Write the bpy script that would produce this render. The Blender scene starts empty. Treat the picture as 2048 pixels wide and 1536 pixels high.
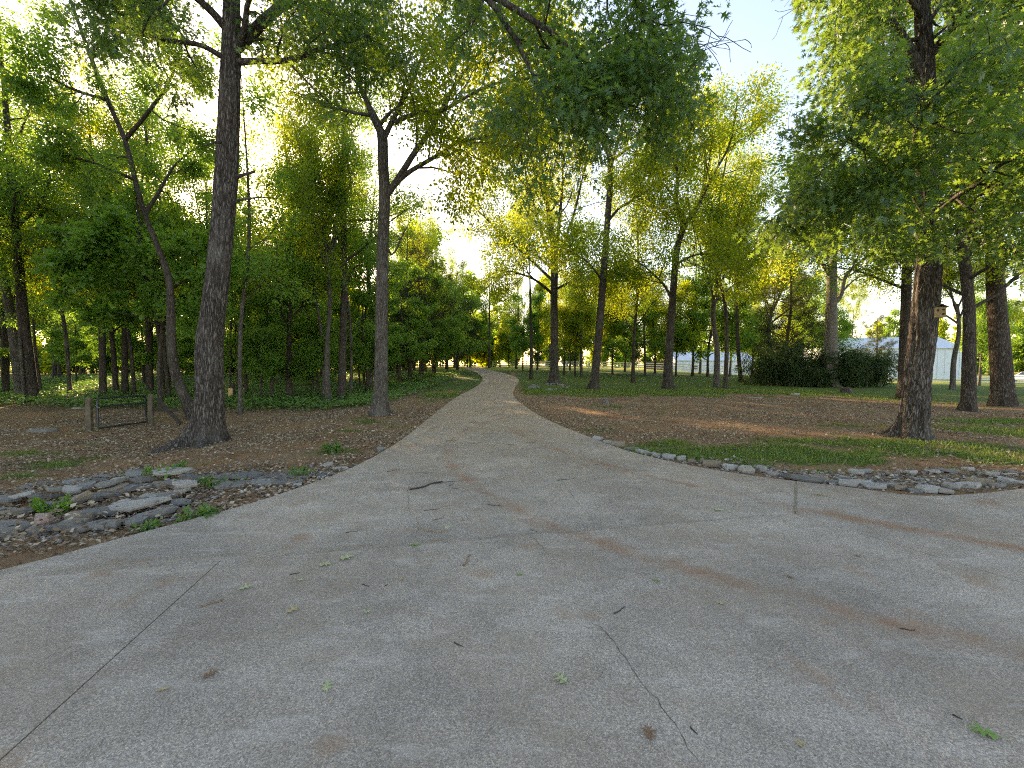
import bpy, bmesh, math, random
import numpy as np
from mathutils import Vector, Matrix

# ------------------------------------------------------------------ camera, sky, sun, exposure
S = bpy.context.scene
COL = S.collection
FPX = 860.0                       # focal length in photo pixels (photo is 2048 wide)
HCAM = 1.6
PITCH = math.atan(40 / FPX)       # looks slightly down
cam = bpy.data.cameras.new('camera')
cam.sensor_width = 36.0
cam.lens = FPX / 2048 * 36.0
cam.clip_end = 3000
cam.clip_start = 0.05
camo = bpy.data.objects.new('camera', cam)
COL.objects.link(camo)
camo.location = (0, 0, HCAM)
camo.rotation_euler = (math.pi / 2 - PITCH, 0, 0)
S.camera = camo

SUN_AZ = math.radians(-31)        # from +Y, negative to the left
SUN_EL = math.radians(16.5)
W = bpy.data.worlds.new('World')
S.world = W
W.use_nodes = True
wn = W.node_tree
wn.nodes.clear()
sky = wn.nodes.new('ShaderNodeTexSky')
sky.sky_type = 'NISHITA'
sky.sun_disc = False
sky.sun_elevation = SUN_EL
sky.sun_rotation = SUN_AZ
sky.air_density = 1.0
sky.dust_density = 0.7
sky.ozone_density = 1.0
bg = wn.nodes.new('ShaderNodeBackground')
bg.inputs['Strength'].default_value = 0.15
wo = wn.nodes.new('ShaderNodeOutputWorld')
wn.links.new(sky.outputs[0], bg.inputs[0])
wn.links.new(bg.outputs[0], wo.inputs[0])

sl = bpy.data.lights.new('sun', 'SUN')
sl.energy = 5.0
sl.angle = math.radians(0.6)
sl.color = (1.0, 0.80, 0.52)
so = bpy.data.objects.new('sun', sl)
COL.objects.link(so)
sd = Vector((math.sin(SUN_AZ) * math.cos(SUN_EL), math.cos(SUN_AZ) * math.cos(SUN_EL), math.sin(SUN_EL)))
so.rotation_euler = sd.to_track_quat('Z', 'Y').to_euler()
so.location = (-30, 40, 40)

S.view_settings.view_transform = 'Standard'
S.view_settings.look = 'None'
S.view_settings.exposure = 1.88
S.view_settings.use_white_balance = True
S.view_settings.white_balance_temperature = 8000
S.view_settings.white_balance_tint = 18
S.view_settings.gamma = 1.0
S.view_settings.use_curve_mapping = False
S.render.engine = 'CYCLES'
S.cycles.filter_width = 1.1
S.cycles.debug_use_spatial_splits = True
S.cycles.use_adaptive_sampling = True
S.cycles.adaptive_threshold = 0.02
S.cycles.max_bounces = 5
S.cycles.diffuse_bounces = 3
S.cycles.glossy_bounces = 2
S.cycles.transmission_bounces = 3
S.cycles.transparent_max_bounces = 4
S.cycles.caustics_reflective = False
S.cycles.caustics_refractive = False
S.cycles.use_denoising = False
S.cycles.sample_clamp_indirect = 8.0

# ------------------------------------------------------------------ projection and terrain helpers
CP, SP = math.cos(PITCH), math.sin(PITCH)

def sm(a, b, x):
    t = np.clip((np.asarray(x, float) - a) / (b - a), 0, 1)
    return t * t * (3 - 2 * t)

def hz(x, y):
    """smooth terrain height"""
    x = np.asarray(x, float); y = np.asarray(y, float)
    z = 1.0 * sm(16, 82, y) * (1 - sm(12, 45, x)) * (1 - 0.5 * sm(12, 40, -x))
    z = z - 1.0 * sm(18, 54, y) * sm(24, 58, x)
    z = z - 0.32 * sm(4.2, 8.5, -x) * sm(2, 6, y) * (1 - sm(25, 45, y))
    z = z - 0.10 * sm(2.6, 4.2, -x) * (1 - sm(4.9, 6.0, y)) * sm(2.5, 3.5, y)
    return z

def ray(px, py):
    a = (px - 1024) / FPX
    b = (768 - py) / FPX
    return np.array([a, CP + b * SP, -SP + b * CP])

def at(px, py, Y):
    d = ray(px, py)
    t = Y / d[1]
    return np.array([d[0] * t, Y, HCAM + d[2] * t])

def _s1(a, b, x):
    t = (x - a) / (b - a)
    t = 0.0 if t < 0 else (1.0 if t > 1 else t)
    return t * t * (3 - 2 * t)
def hz1(x, y):
    z = 1.0 * _s1(16, 82, y) * (1 - _s1(12, 45, x)) * (1 - 0.5 * _s1(12, 40, -x))
    z -= 1.0 * _s1(18, 54, y) * _s1(24, 58, x)
    z -= 0.32 * _s1(4.2, 8.5, -x) * _s1(2, 6, y) * (1 - _s1(25, 45, y))
    z -= 0.10 * _s1(2.6, 4.2, -x) * (1 - _s1(4.9, 6.0, y)) * _s1(2.5, 3.5, y)
    return z

def gnd(px, py):
    d = [float(v) for v in ray(px, py)]
    t = 1.0; z = 0.0
    for _ in range(60):
        tn = min((z - HCAM) / min(d[2], -1e-3), 120)
        t = 0.5 * t + 0.5 * tn
        z = hz1(d[0] * t, d[1] * t)
    return np.array([d[0] * t, d[1] * t, z])

def pts_on_ground(lst):
    return np.array([gnd(*p)[:2] for p in lst])

# numpy value noise
_rs = np.random.RandomState(7)
_perm = _rs.rand(256, 256)
def vnoise(x, y, s=1.0, o=0):
    x = np.asarray(x, float) * s + 37.3 * o; y = np.asarray(y, float) * s + 11.7 * o
    xi = np.floor(x).astype(int); yi = np.floor(y).astype(int)
    fx = x - xi; fy = y - yi
    fx = fx * fx * (3 - 2 * fx); fy = fy * fy * (3 - 2 * fy)
    a = _perm[xi & 255, yi & 255]; b = _perm[(xi + 1) & 255, yi & 255]
    c = _perm[xi & 255, (yi + 1) & 255]; d = _perm[(xi + 1) & 255, (yi + 1) & 255]
    return (a * (1 - fx) + b * fx) * (1 - fy) + (c * (1 - fx) + d * fx) * fy
def fbm(x, y, s=1.0, o=0):
    return 0.5 * vnoise(x, y, s, o) + 0.3 * vnoise(x, y, s * 2.1, o + 1) + 0.2 * vnoise(x, y, s * 4.3, o + 2)

# ------------------------------------------------------------------ object helpers
def mesh_np(name, verts, faces, smooth=False, attrs=None):
    me = bpy.data.meshes.new(name)
    verts = np.ascontiguousarray(verts, dtype=np.float32).reshape(-1, 3)
    faces = np.ascontiguousarray(faces, dtype=np.int32)
    n, k = faces.shape
    me.vertices.add(len(verts)); me.vertices.foreach_set('co', verts.ravel())
    me.loops.add(n * k); me.loops.foreach_set('vertex_index', faces.ravel())
    me.polygons.add(n)
    me.polygons.foreach_set('loop_start', np.arange(0, n * k, k, dtype=np.int32))
    me.polygons.foreach_set('use_smooth', np.full(n, bool(smooth)))
    if attrs:
        for an, av in attrs.items():
            at_ = me.attributes.new(an, 'FLOAT', 'POINT')
            at_.data.foreach_set('value', np.ascontiguousarray(av, dtype=np.float32))
    me.update(calc_edges=True)
    return me

def obj(name, me, mat=None, parent=None):
    o = bpy.data.objects.new(name, me)
    COL.objects.link(o)
    if mat is not None and len(me.materials) == 0:
        me.materials.append(mat)
    if parent is not None:
        o.parent = parent
    return o

def tag(o, label=None, cat=None, group=None, kind=None):
    if label: o['label'] = label
    if cat: o['category'] = cat
    if group: o['group'] = group
    if kind: o['kind'] = kind
    return o

def empty(name, loc=(0, 0, 0), rz=0.0):
    o = bpy.data.objects.new(name, None)
    COL.objects.link(o)
    o.empty_display_size = 0.2
    o.location = loc
    o.rotation_euler = (0, 0, rz)
    return o

def copy_tree(o, parent=None):
    c = o.copy(); COL.objects.link(c); c.parent = parent
    for ch in list(o.children):
        copy_tree(ch, c)
    return c

def bm_mesh(name, bm, smooth=False):
    me = bpy.data.meshes.new(name)
    bm.normal_update()
    bm.to_mesh(me); bm.free()
    if smooth:
        me.polygons.foreach_set('use_smooth', np.ones(len(me.polygons), dtype=bool))
    return me

def add_box(bm, c, s, rot=None):
    m = Matrix.Translation(Vector(c))
    if rot is not None: m = m @ rot
    m = m @ Matrix.Diagonal((s[0], s[1], s[2], 1))
    return bmesh.ops.create_cube(bm, size=1, matrix=m)

def box_mesh(name, c, s, rot=None, bevel=0.0):
    bm = bmesh.new(); add_box(bm, c, s, rot)
    if bevel > 0:
        bmesh.ops.bevel(bm, geom=bm.edges[:], offset=bevel, segments=1, affect='EDGES')
    return bm_mesh(name, bm)

# ------------------------------------------------------------------ materials
def new_mat(name):
    m = bpy.data.materials.new(name); m.use_nodes = True
    nt = m.node_tree
    b = nt.nodes['Principled BSDF']
    return m, nt, b

def N(nt, t, **kw):
    n = nt.nodes.new(t)
    for k, v in kw.items():
        if k.startswith('i_'):
            n.inputs[k[2:].replace('_', ' ')].default_value = v
        else:
            setattr(n, k, v)
    return n

def ramp(nt, fac, stops):
    r = nt.nodes.new('ShaderNodeValToRGB')
    e = r.color_ramp.elements
    while len(e) < len(stops): e.new(0.5)
    for i, (p, c) in enumerate(stops):
        e[i].position = p; e[i].color = (*c, 1) if len(c) == 3 else c
    nt.links.new(fac, r.inputs[0])
    return r.outputs[0]

def mix(nt, fac, a, b, mode='MIX'):
    m = nt.nodes.new('ShaderNodeMix'); m.data_type = 'RGBA'; m.blend_type = mode
    for inp, v in ((m.inputs[0], fac), (m.inputs[6], a), (m.inputs[7], b)):
        if hasattr(v, 'links') or hasattr(v, 'is_output'): nt.links.new(v, inp)
        elif isinstance(v, (int, float)): inp.default_value = v
        else: inp.default_value = (*v, 1) if len(v) == 3 else v
    return m.outputs[2]

def math_n(nt, op, a, b=None, c=None, clamp=False):
    m = nt.nodes.new('ShaderNodeMath'); m.operation = op; m.use_clamp = clamp
    for i, v in enumerate((a, b, c)):
        if v is None: continue
        if isinstance(v, (int, float)): m.inputs[i].default_value = v
        else: nt.links.new(v, m.inputs[i])
    return m.outputs[0]

def noise(nt, vec, scale, detail=4, rough=0.6):
    n = N(nt, 'ShaderNodeTexNoise'); n.inputs['Scale'].default_value = scale
    n.inputs['Detail'].default_value = detail; n.inputs['Roughness'].default_value = rough
    if vec is not None: nt.links.new(vec, n.inputs['Vector'])
    return n.outputs['Fac']

def coords(nt, which='Object', scale=None):
    t = nt.nodes.new('ShaderNodeTexCoord')
    if scale is None: return t.outputs[which]
    m = nt.nodes.new('ShaderNodeMapping'); m.inputs['Scale'].default_value = scale
    nt.links.new(t.outputs[which], m.inputs[0])
    return m.outputs[0]

def bump(nt, b, h, strength, dist):
    bn = nt.nodes.new('ShaderNodeBump')
    bn.inputs['Strength'].default_value = strength; bn.inputs['Distance'].default_value = dist
    nt.links.new(h, bn.inputs['Height']); nt.links.new(bn.outputs[0], b.inputs['Normal'])

def leaf_mat(name, c0, c1, c2, trans=(0.30, 0.38, 0.03), tw=0.45, rough=0.45):
    m, nt, b = new_mat(name)
    a = N(nt, 'ShaderNodeAttribute', attribute_name='rnd')
    oi = N(nt, 'ShaderNodeObjectInfo')
    f = math_n(nt, 'ADD', math_n(nt, 'MULTIPLY', a.outputs['Fac'], 0.8), math_n(nt, 'MULTIPLY', oi.outputs['Random'], 0.2))
    col = ramp(nt, f, [(0.05, c0), (0.5, c1), (0.95, c2)])
    nt.links.new(col, b.inputs['Base Color'])
    b.inputs['Roughness'].default_value = rough
    b.inputs['Specular IOR Level'].default_value = 0.4
    tr = N(nt, 'ShaderNodeBsdfTranslucent')
    tc = mix(nt, 0.55, mix(nt, 1.0, col, (3.2, 3.0, 1.6), 'MULTIPLY'), trans)
    nt.links.new(tc, tr.inputs['Color'])
    mx = N(nt, 'ShaderNodeMixShader'); mx.inputs[0].default_value = tw
    nt.links.new(b.outputs[0], mx.inputs[1]); nt.links.new(tr.outputs[0], mx.inputs[2])
    nt.links.new(mx.outputs[0], nt.nodes['Material Output'].inputs['Surface'])
    return m

LEAF_OAK = leaf_mat('leaf_oak', (0.028, 0.082, 0.030), (0.044, 0.115, 0.041), (0.072, 0.158, 0.054), (0.36, 0.48, 0.03), 0.42, 0.36)
LEAF_MID = leaf_mat('leaf_mid', (0.055, 0.115, 0.018), (0.085, 0.165, 0.025), (0.130, 0.215, 0.034), (0.72, 0.70, 0.03), 0.60)
LEAF_WOOD = leaf_mat('leaf_wood', (0.050, 0.120, 0.026), (0.075, 0.172, 0.036), (0.110, 0.220, 0.048), (0.40, 0.56, 0.04), 0.52)
LEAF_MAPLE = leaf_mat('leaf_maple', (0.060, 0.145, 0.028), (0.090, 0.200, 0.040), (0.125, 0.245, 0.055), (0.34, 0.54, 0.05), 0.50)
LEAF_CEDAR = leaf_mat('leaf_cedar', (0.035, 0.055, 0.020), (0.050, 0.075, 0.025), (0.085, 0.085, 0.035), (0.14, 0.16, 0.03), 0.25, 0.6)
LEAF_BAMBOO = leaf_mat('leaf_bamboo', (0.018, 0.045, 0.012), (0.028, 0.062, 0.016), (0.050, 0.090, 0.022), (0.10, 0.15, 0.02), 0.25)
LEAF_COVER = leaf_mat('leaf_cover', (0.050, 0.120, 0.030), (0.080, 0.170, 0.045), (0.120, 0.220, 0.060), (0.20, 0.36, 0.06), 0.35)
GRASS = leaf_mat('grass_blades', (0.060, 0.100, 0.020), (0.090, 0.150, 0.030), (0.150, 0.200, 0.050), (0.28, 0.36, 0.05), 0.35)

def bark_mat(name, dark, mid, light, sc=1.0, patches=0.5):
    m, nt, b = new_mat(name)
    v = coords(nt, 'Object', (9 * sc, 9 * sc, 1.6 * sc))
    n1 = noise(nt, v, 2.2, 6, 0.65)
    vo = N(nt, 'ShaderNodeTexVoronoi', feature='DISTANCE_TO_EDGE'); vo.inputs['Scale'].default_value = 2.6
    w = N(nt, 'ShaderNodeVectorMath', operation='ADD')
    nt.links.new(v, w.inputs[0])
    nn = N(nt, 'ShaderNodeTexNoise'); nn.inputs['Scale'].default_value = 2.0; nt.links.new(v, nn.inputs['Vector'])
    nt.links.new(nn.outputs['Color'], w.inputs[1]); nt.links.new(w.outputs[0], vo.inputs['Vector'])
    ridge = math_n(nt, 'MULTIPLY', vo.outputs['Distance'], 2.2, clamp=True)
    h = math_n(nt, 'ADD', math_n(nt, 'MULTIPLY', ridge, 0.65), math_n(nt, 'MULTIPLY', n1, 0.45))
    col = ramp(nt, h, [(0.24, dark), (0.46, mid), (0.80, light)])
    v2 = coords(nt, 'Object', (1.5, 1.5, 0.8))
    pn = noise(nt, v2, 1.6, 4, 0.6)
    pf = ramp(nt, pn, [(0.50, (0, 0, 0)), (0.72, (patches,) * 3)])
    col = mix(nt, pf, col, light)
    nt.links.new(col, b.inputs['Base Color'])
    b.inputs['Roughness'].default_value = 0.92
    b.inputs['Specular IOR Level'].default_value = 0.15
    bump(nt, b, h, 0.9, 0.03)
    return m

BARK_OAK = bark_mat('bark_oak', (0.028, 0.022, 0.018), (0.095, 0.080, 0.070), (0.21, 0.195, 0.18), 1.0, 0.35)
BARK_B = bark_mat('bark_grey', (0.045, 0.038, 0.033), (0.135, 0.118, 0.102), (0.24, 0.22, 0.20), 1.3)
BARK_DARK = bark_mat('bark_dark', (0.030, 0.024, 0.020), (0.085, 0.068, 0.056), (0.17, 0.15, 0.13), 1.2, 0.4)
BARK_PALE = bark_mat('bark_pale', (0.09, 0.075, 0.065), (0.20, 0.175, 0.15), (0.30, 0.28, 0.25), 1.5)

def simple_mat(name, col, rough=0.6, var=0.12, scale=6.0, metal=0.0, bmp=0.0):
    m, nt, b = new_mat(name)
    n = noise(nt, coords(nt, 'Object'), scale, 5, 0.65)
    lo = tuple(c * (1 - var * 2) for c in col); hi = tuple(min(1, c * (1 + var)) for c in col)
    nt.links.new(ramp(nt, n, [(0.3, lo), (0.7, hi)]), b.inputs['Base Color'])
    b.inputs['Roughness'].default_value = rough; b.inputs['Metallic'].default_value = metal
    if bmp > 0: bump(nt, b, n, bmp, 0.01)
    return m

# ------------------------------------------------------------------ driveway outline
LEFT_PX = [(0, 1140), (100, 1115), (200, 1087), (300, 1060), (400, 1034), (500, 1008), (600, 975), (680, 946), (740, 918), (790, 889), (828, 861),
           (858, 836), (884, 815), (905, 799), (925, 787), (945, 778), (958, 769), (965, 761), (965.5, 755.5), (956, 746), (937, 739)]
RIGHT_PX = [(2048, 977), (1950, 988), (1850, 993), (1780, 986), (1700, 974), (1600, 963), (1500, 951), (1400, 935), (1300, 914), (1230, 894), (1180, 874), (1130, 855),
            (1085, 835), (1050, 813), (1030, 797), (1025, 786), (1030, 774), (1037, 764), (1038.5, 758), (1024.5, 751), (1005, 745), (976, 739.5)]
Lw = pts_on_ground(LEFT_PX)
Rw = pts_on_ground(RIGHT_PX)
# extend the far end as a lane that swings left, then right, towards the gate
far_c = [(-8.3, 82), (-8.6, 90), (-4.4, 98), (3, 103), (16, 110), (34, 116)]
def offset_line(c, w):
    c = np.array(c, float); d = np.gradient(c, axis=0); d /= np.linalg.norm(d, axis=1)[:, None]
    nrm = np.stack([-d[:, 1], d[:, 0]], 1)
    return c + nrm * w, c - nrm * w
fl, fr = offset_line(far_c, 1.7)

def chaikin(p, it=2):
    for _ in range(it):
        q = 0.75 * p[:-1] + 0.25 * p[1:]; r = 0.25 * p[:-1] + 0.75 * p[1:]
        p = np.vstack([p[:1], np.stack([q, r], 1).reshape(-1, 2), p[-1:]])
    return p
L_all = chaikin(np.vstack([Lw, fl]))
R_all = chaikin(np.vstack([Rw, fr]))
BACK = np.array([(16, 7.5), (16, -9), (-14, -9), (-11, 0.4), (-7.5, 2.4)])
DRIVE = np.vstack([L_all, R_all[::-1], BACK])

def in_poly(P, x, y):
    x = np.asarray(x, float); y = np.asarray(y, float)
    r = np.zeros(x.shape, bool)
    n = len(P); j = n - 1
    for i in range(n):
        xi, yi = P[i]; xj, yj = P[j]
        if yi != yj:
            c = ((yi > y) != (yj > y)) & (x < (xj - xi) * (y - yi) / (yj - yi) + xi)
            r ^= c
        j = i
    return r

def dist_poly(P, x, y):
    x = np.asarray(x, float).ravel(); y = np.asarray(y, float).ravel()
    best = np.full(x.shape, 1e9)
    for i in range(len(P)):
        a = P[i]; b = P[(i + 1) % len(P)]
        d = b - a; l2 = max(d @ d, 1e-9)
        t = np.clip(((x - a[0]) * d[0] + (y - a[1]) * d[1]) / l2, 0, 1)
        best = np.minimum(best, np.hypot(x - a[0] - t * d[0], y - a[1] - t * d[1]))
    return best

# ------------------------------------------------------------------ ground cover masks
GRASS_BLOBS = [  # px, py, rx m, ry m, strength
    (1330, 885, 0.9, 0.5, .75), (1450, 895, 1.2, .55, .85), (1580, 898, 1.2, .55, .9), (1700, 905, 1.2, .5, .8), (1420, 915, .8, .3, .7), (1800, 900, 1.2, .8, .7), (1930, 890, 1.5, .8, .6),
    (1380, 902, 1.1, .45, .95), (1520, 905, 1.3, .5, 1.0), (1660, 915, 1.3, .5, .95), (1760, 885, 1.4, .7, .9), (1950, 905, 1.4, .5, .8), (2030, 920, 1.4, .5, .6), (1600, 880, 1.4, .45, .75), (1290, 895, .7, .35, .7), (1700, 850, 1.5, .4, .45), (1980, 840, 2, 1.0, .7), (2020, 860, 1.8, 1.2, .75), (1230, 812, 1.1, .5, .6), (1500, 925, .9, .3, .6), (1640, 940, .7, .2, .45), (1900, 930, 1.5, .5, .3),
    (850, 772, 4, 4, .9), (790, 768, 4, 4, .8), (890, 790, 1.6, 2.5, .75), (850, 800, 1.0, 1.5, .4), (745, 840, .8, .5, .6),
    (60, 905, 1.0, .5, .55), (480, 905, .5, .25, .4), (400, 925, .6, .2, .4), (700, 860, .7, .4, .4), (330, 925, .6, .25, .45), (680, 900, .5, .35, .8), (630, 905, .7, .3, .35), (610, 935, .5, .2, .5), (100, 925, .8, .45, .7), (160, 915, .6, .4, .6), (300, 945, .6, .25, .55), (40, 950, .9, .3, .6), (560, 890, .7, .3, .35),
    (330, 960, .35, .15, .7), (480, 960, .5, .15, .5), (530, 880, .5, .4, .5), (250, 935, .5, .2, .4), (780, 850, .5, .5, .4), (240, 855, 1.2, .6, .4), (110, 800, 2, 1.0, .5)]
BL = [(gnd(a, b)[:2], rx, ry, s) for a, b, rx, ry, s in GRASS_BLOBS]

def grass_mask(x, y):
    x = np.asarray(x, float); y = np.asarray(y, float)
    n = fbm(x, y, 0.9)
    g = np.zeros(x.shape)
    for c, rx, ry, s in BL:
        g = np.maximum(g, s * np.exp(-(((x - c[0]) / rx) ** 2 + ((y - c[1]) / ry) ** 2)))
    lawn = sm(19, 25, y + 8 * (n - .5)) * sm(0.5, 2.5, x + 1.0) * 0.95
    lawn = np.maximum(lawn, sm(14, 20, y - 0 * x + 5 * (n - .5)) * sm(12, 20, x) * 0.7)
    lawn = np.maximum(lawn, 0.9 * sm(52, 58, y))
    lawn = np.maximum(lawn, 0.8 * sm(22, 27, y) * sm(-7, -5, x) * (1 - sm(-1, 1, x)))
    g = np.maximum(g, lawn)
    g = np.maximum(g, 0.16)
    n2 = fbm(x, y, 2.4, 5)
    return np.clip(g * 1.25 - 0.9 * (n2 - 0.40) - 0.30 * (n - 0.5), 0, 1)

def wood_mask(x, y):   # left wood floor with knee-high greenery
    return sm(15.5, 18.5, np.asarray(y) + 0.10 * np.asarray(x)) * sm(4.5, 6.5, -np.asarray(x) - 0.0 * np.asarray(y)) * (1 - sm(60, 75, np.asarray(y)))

# ------------------------------------------------------------------ ground sheet
def build_ground():
    n = 300
    u = np.linspace(-1, 1, n)
    b = 5.2; a = 620 / math.sinh(b)
    gx = a * np.sinh(b * u); gy = a * np.sinh(b * u) + 8
    X, Y = np.meshgrid(gx, gy)
    x = X.ravel(); y = Y.ravel()
    z = hz(x, y)
    dd = dist_poly(DRIVE, x, y); ins = in_poly(DRIVE, x, y)
    away = np.where(ins, 0, sm(0.05, 1.0, dd))
    z = z + away * (0.10 * (fbm(x, y, 0.8, 3) - 0.5) + 0.05 * (fbm(x, y, 3.0, 4) - 0.5)) + 0.25 * (fbm(x, y, 0.06, 6) - 0.5) * sm(25, 60, np.hypot(x, y))
    z = z - 0.035
    z = np.where(ins & (dd > 0.25), z - 0.10, z)
    g = grass_mask(x, y); w = wood_mask(x, y)
    idx = np.arange(n * n).reshape(n, n)
    f = np.stack([idx[:-1, :-1], idx[:-1, 1:], idx[1:, 1:], idx[1:, :-1]], -1).reshape(-1, 4)
    fld = sm(56, 62, y)
    me = mesh_np('ground', np.stack([x, y, z], 1), f, True, {'grass': g, 'wood': w, 'field': fld})
    m, nt, bs = new_mat('ground_soil')
    P = coords(nt, 'Object')
    ga = N(nt, 'ShaderNodeAttribute', attribute_name='grass').outputs['Fac']
    wa = N(nt, 'ShaderNodeAttribute', attribute_name='wood').outputs['Fac']
    fa = N(nt, 'ShaderNodeAttribute', attribute_name='field').outputs['Fac']
    n1 = noise(nt, P, 0.7, 5, 0.6); n2 = noise(nt, P, 9, 5, 0.7); n3 = noise(nt, P, 45, 3, 0.7)
    soil = ramp(nt, n1, [(0.30, (0.16, 0.092, 0.052)), (0.48, (0.25, 0.136, 0.072)), (0.62, (0.32, 0.172, 0.090)), (0.78, (0.21, 0.132, 0.080))])
    litter = ramp(nt, n3, [(0.30, (0.09, 0.062, 0.042)), (0.5, (0.22, 0.158, 0.10)), (0.72, (0.42, 0.33, 0.22))])
    lf = ramp(nt, math_n(nt, 'ADD', math_n(nt, 'MULTIPLY', n2, 0.5), math_n(nt, 'MULTIPLY', noise(nt, P, 1.1, 4, 0.6), 0.5)), [(0.42, (0, 0, 0)), (0.58, (0.85, 0.85, 0.85))])
    base = mix(nt, lf, soil, litter)
    gr = ramp(nt, noise(nt, P, 14, 4, 0.7), [(0.3, (0.045, 0.075, 0.018)), (0.55, (0.085, 0.125, 0.030)), (0.8, (0.14, 0.165, 0.055))])
    gfac = math_n(nt, 'MULTIPLY', math_n(nt, 'SUBTRACT', math_n(nt, 'ADD', ga, math_n(nt, 'MULTIPLY', math_n(nt, 'SUBTRACT', n2, 0.5), 0.9)), 0.22), 1.9, clamp=True)
    base = mix(nt, gfac, base, gr)
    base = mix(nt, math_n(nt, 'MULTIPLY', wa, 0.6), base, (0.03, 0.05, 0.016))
    fcol = ramp(nt, noise(nt, P, 0.5, 4, 0.7), [(0.3, (0.15, 0.18, 0.035)), (0.7, (0.30, 0.28, 0.05))])
    base = mix(nt, fa, base, fcol)
    base = mix(nt, 1.0, base, (1.16, 1.15, 1.12), 'MULTIPLY')
    nt.links.new(base, bs.inputs['Base Color'])
    bs.inputs['Roughness'].default_value = 0.95; bs.inputs['Specular IOR Level'].default_value = 0.1
    bump(nt, bs, math_n(nt, 'ADD', n2, n3), 0.8, 0.03)
    tag(obj('ground', me, m), kind='structure')
build_ground()

def ground_z(x, y):
    """surface of the ground sheet beside the driveway (approx.)"""
    x = np.atleast_1d(np.asarray(x, float)); y = np.atleast_1d(np.asarray(y, float))
    dd = dist_poly(DRIVE, x, y)
    return hz(x, y) + sm(0.05, 1.0, dd) * (0.10 * (fbm(x, y, 0.8, 3) - 0.5) + 0.05 * (fbm(x, y, 3.0, 4) - 0.5)) - 0.035 \
        + 0.25 * (fbm(x, y, 0.06, 6) - 0.5) * sm(25, 60, np.hypot(x, y))

# ------------------------------------------------------------------ driveway
def fit_circle(p):
    A = np.c_[2 * p, np.ones(len(p))]; b = (p ** 2).sum(1)
    s = np.linalg.lstsq(A, b, rcond=None)[0]
    return s[0], s[1], math.sqrt(s[2] + s[0] ** 2 + s[1] ** 2)

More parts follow.
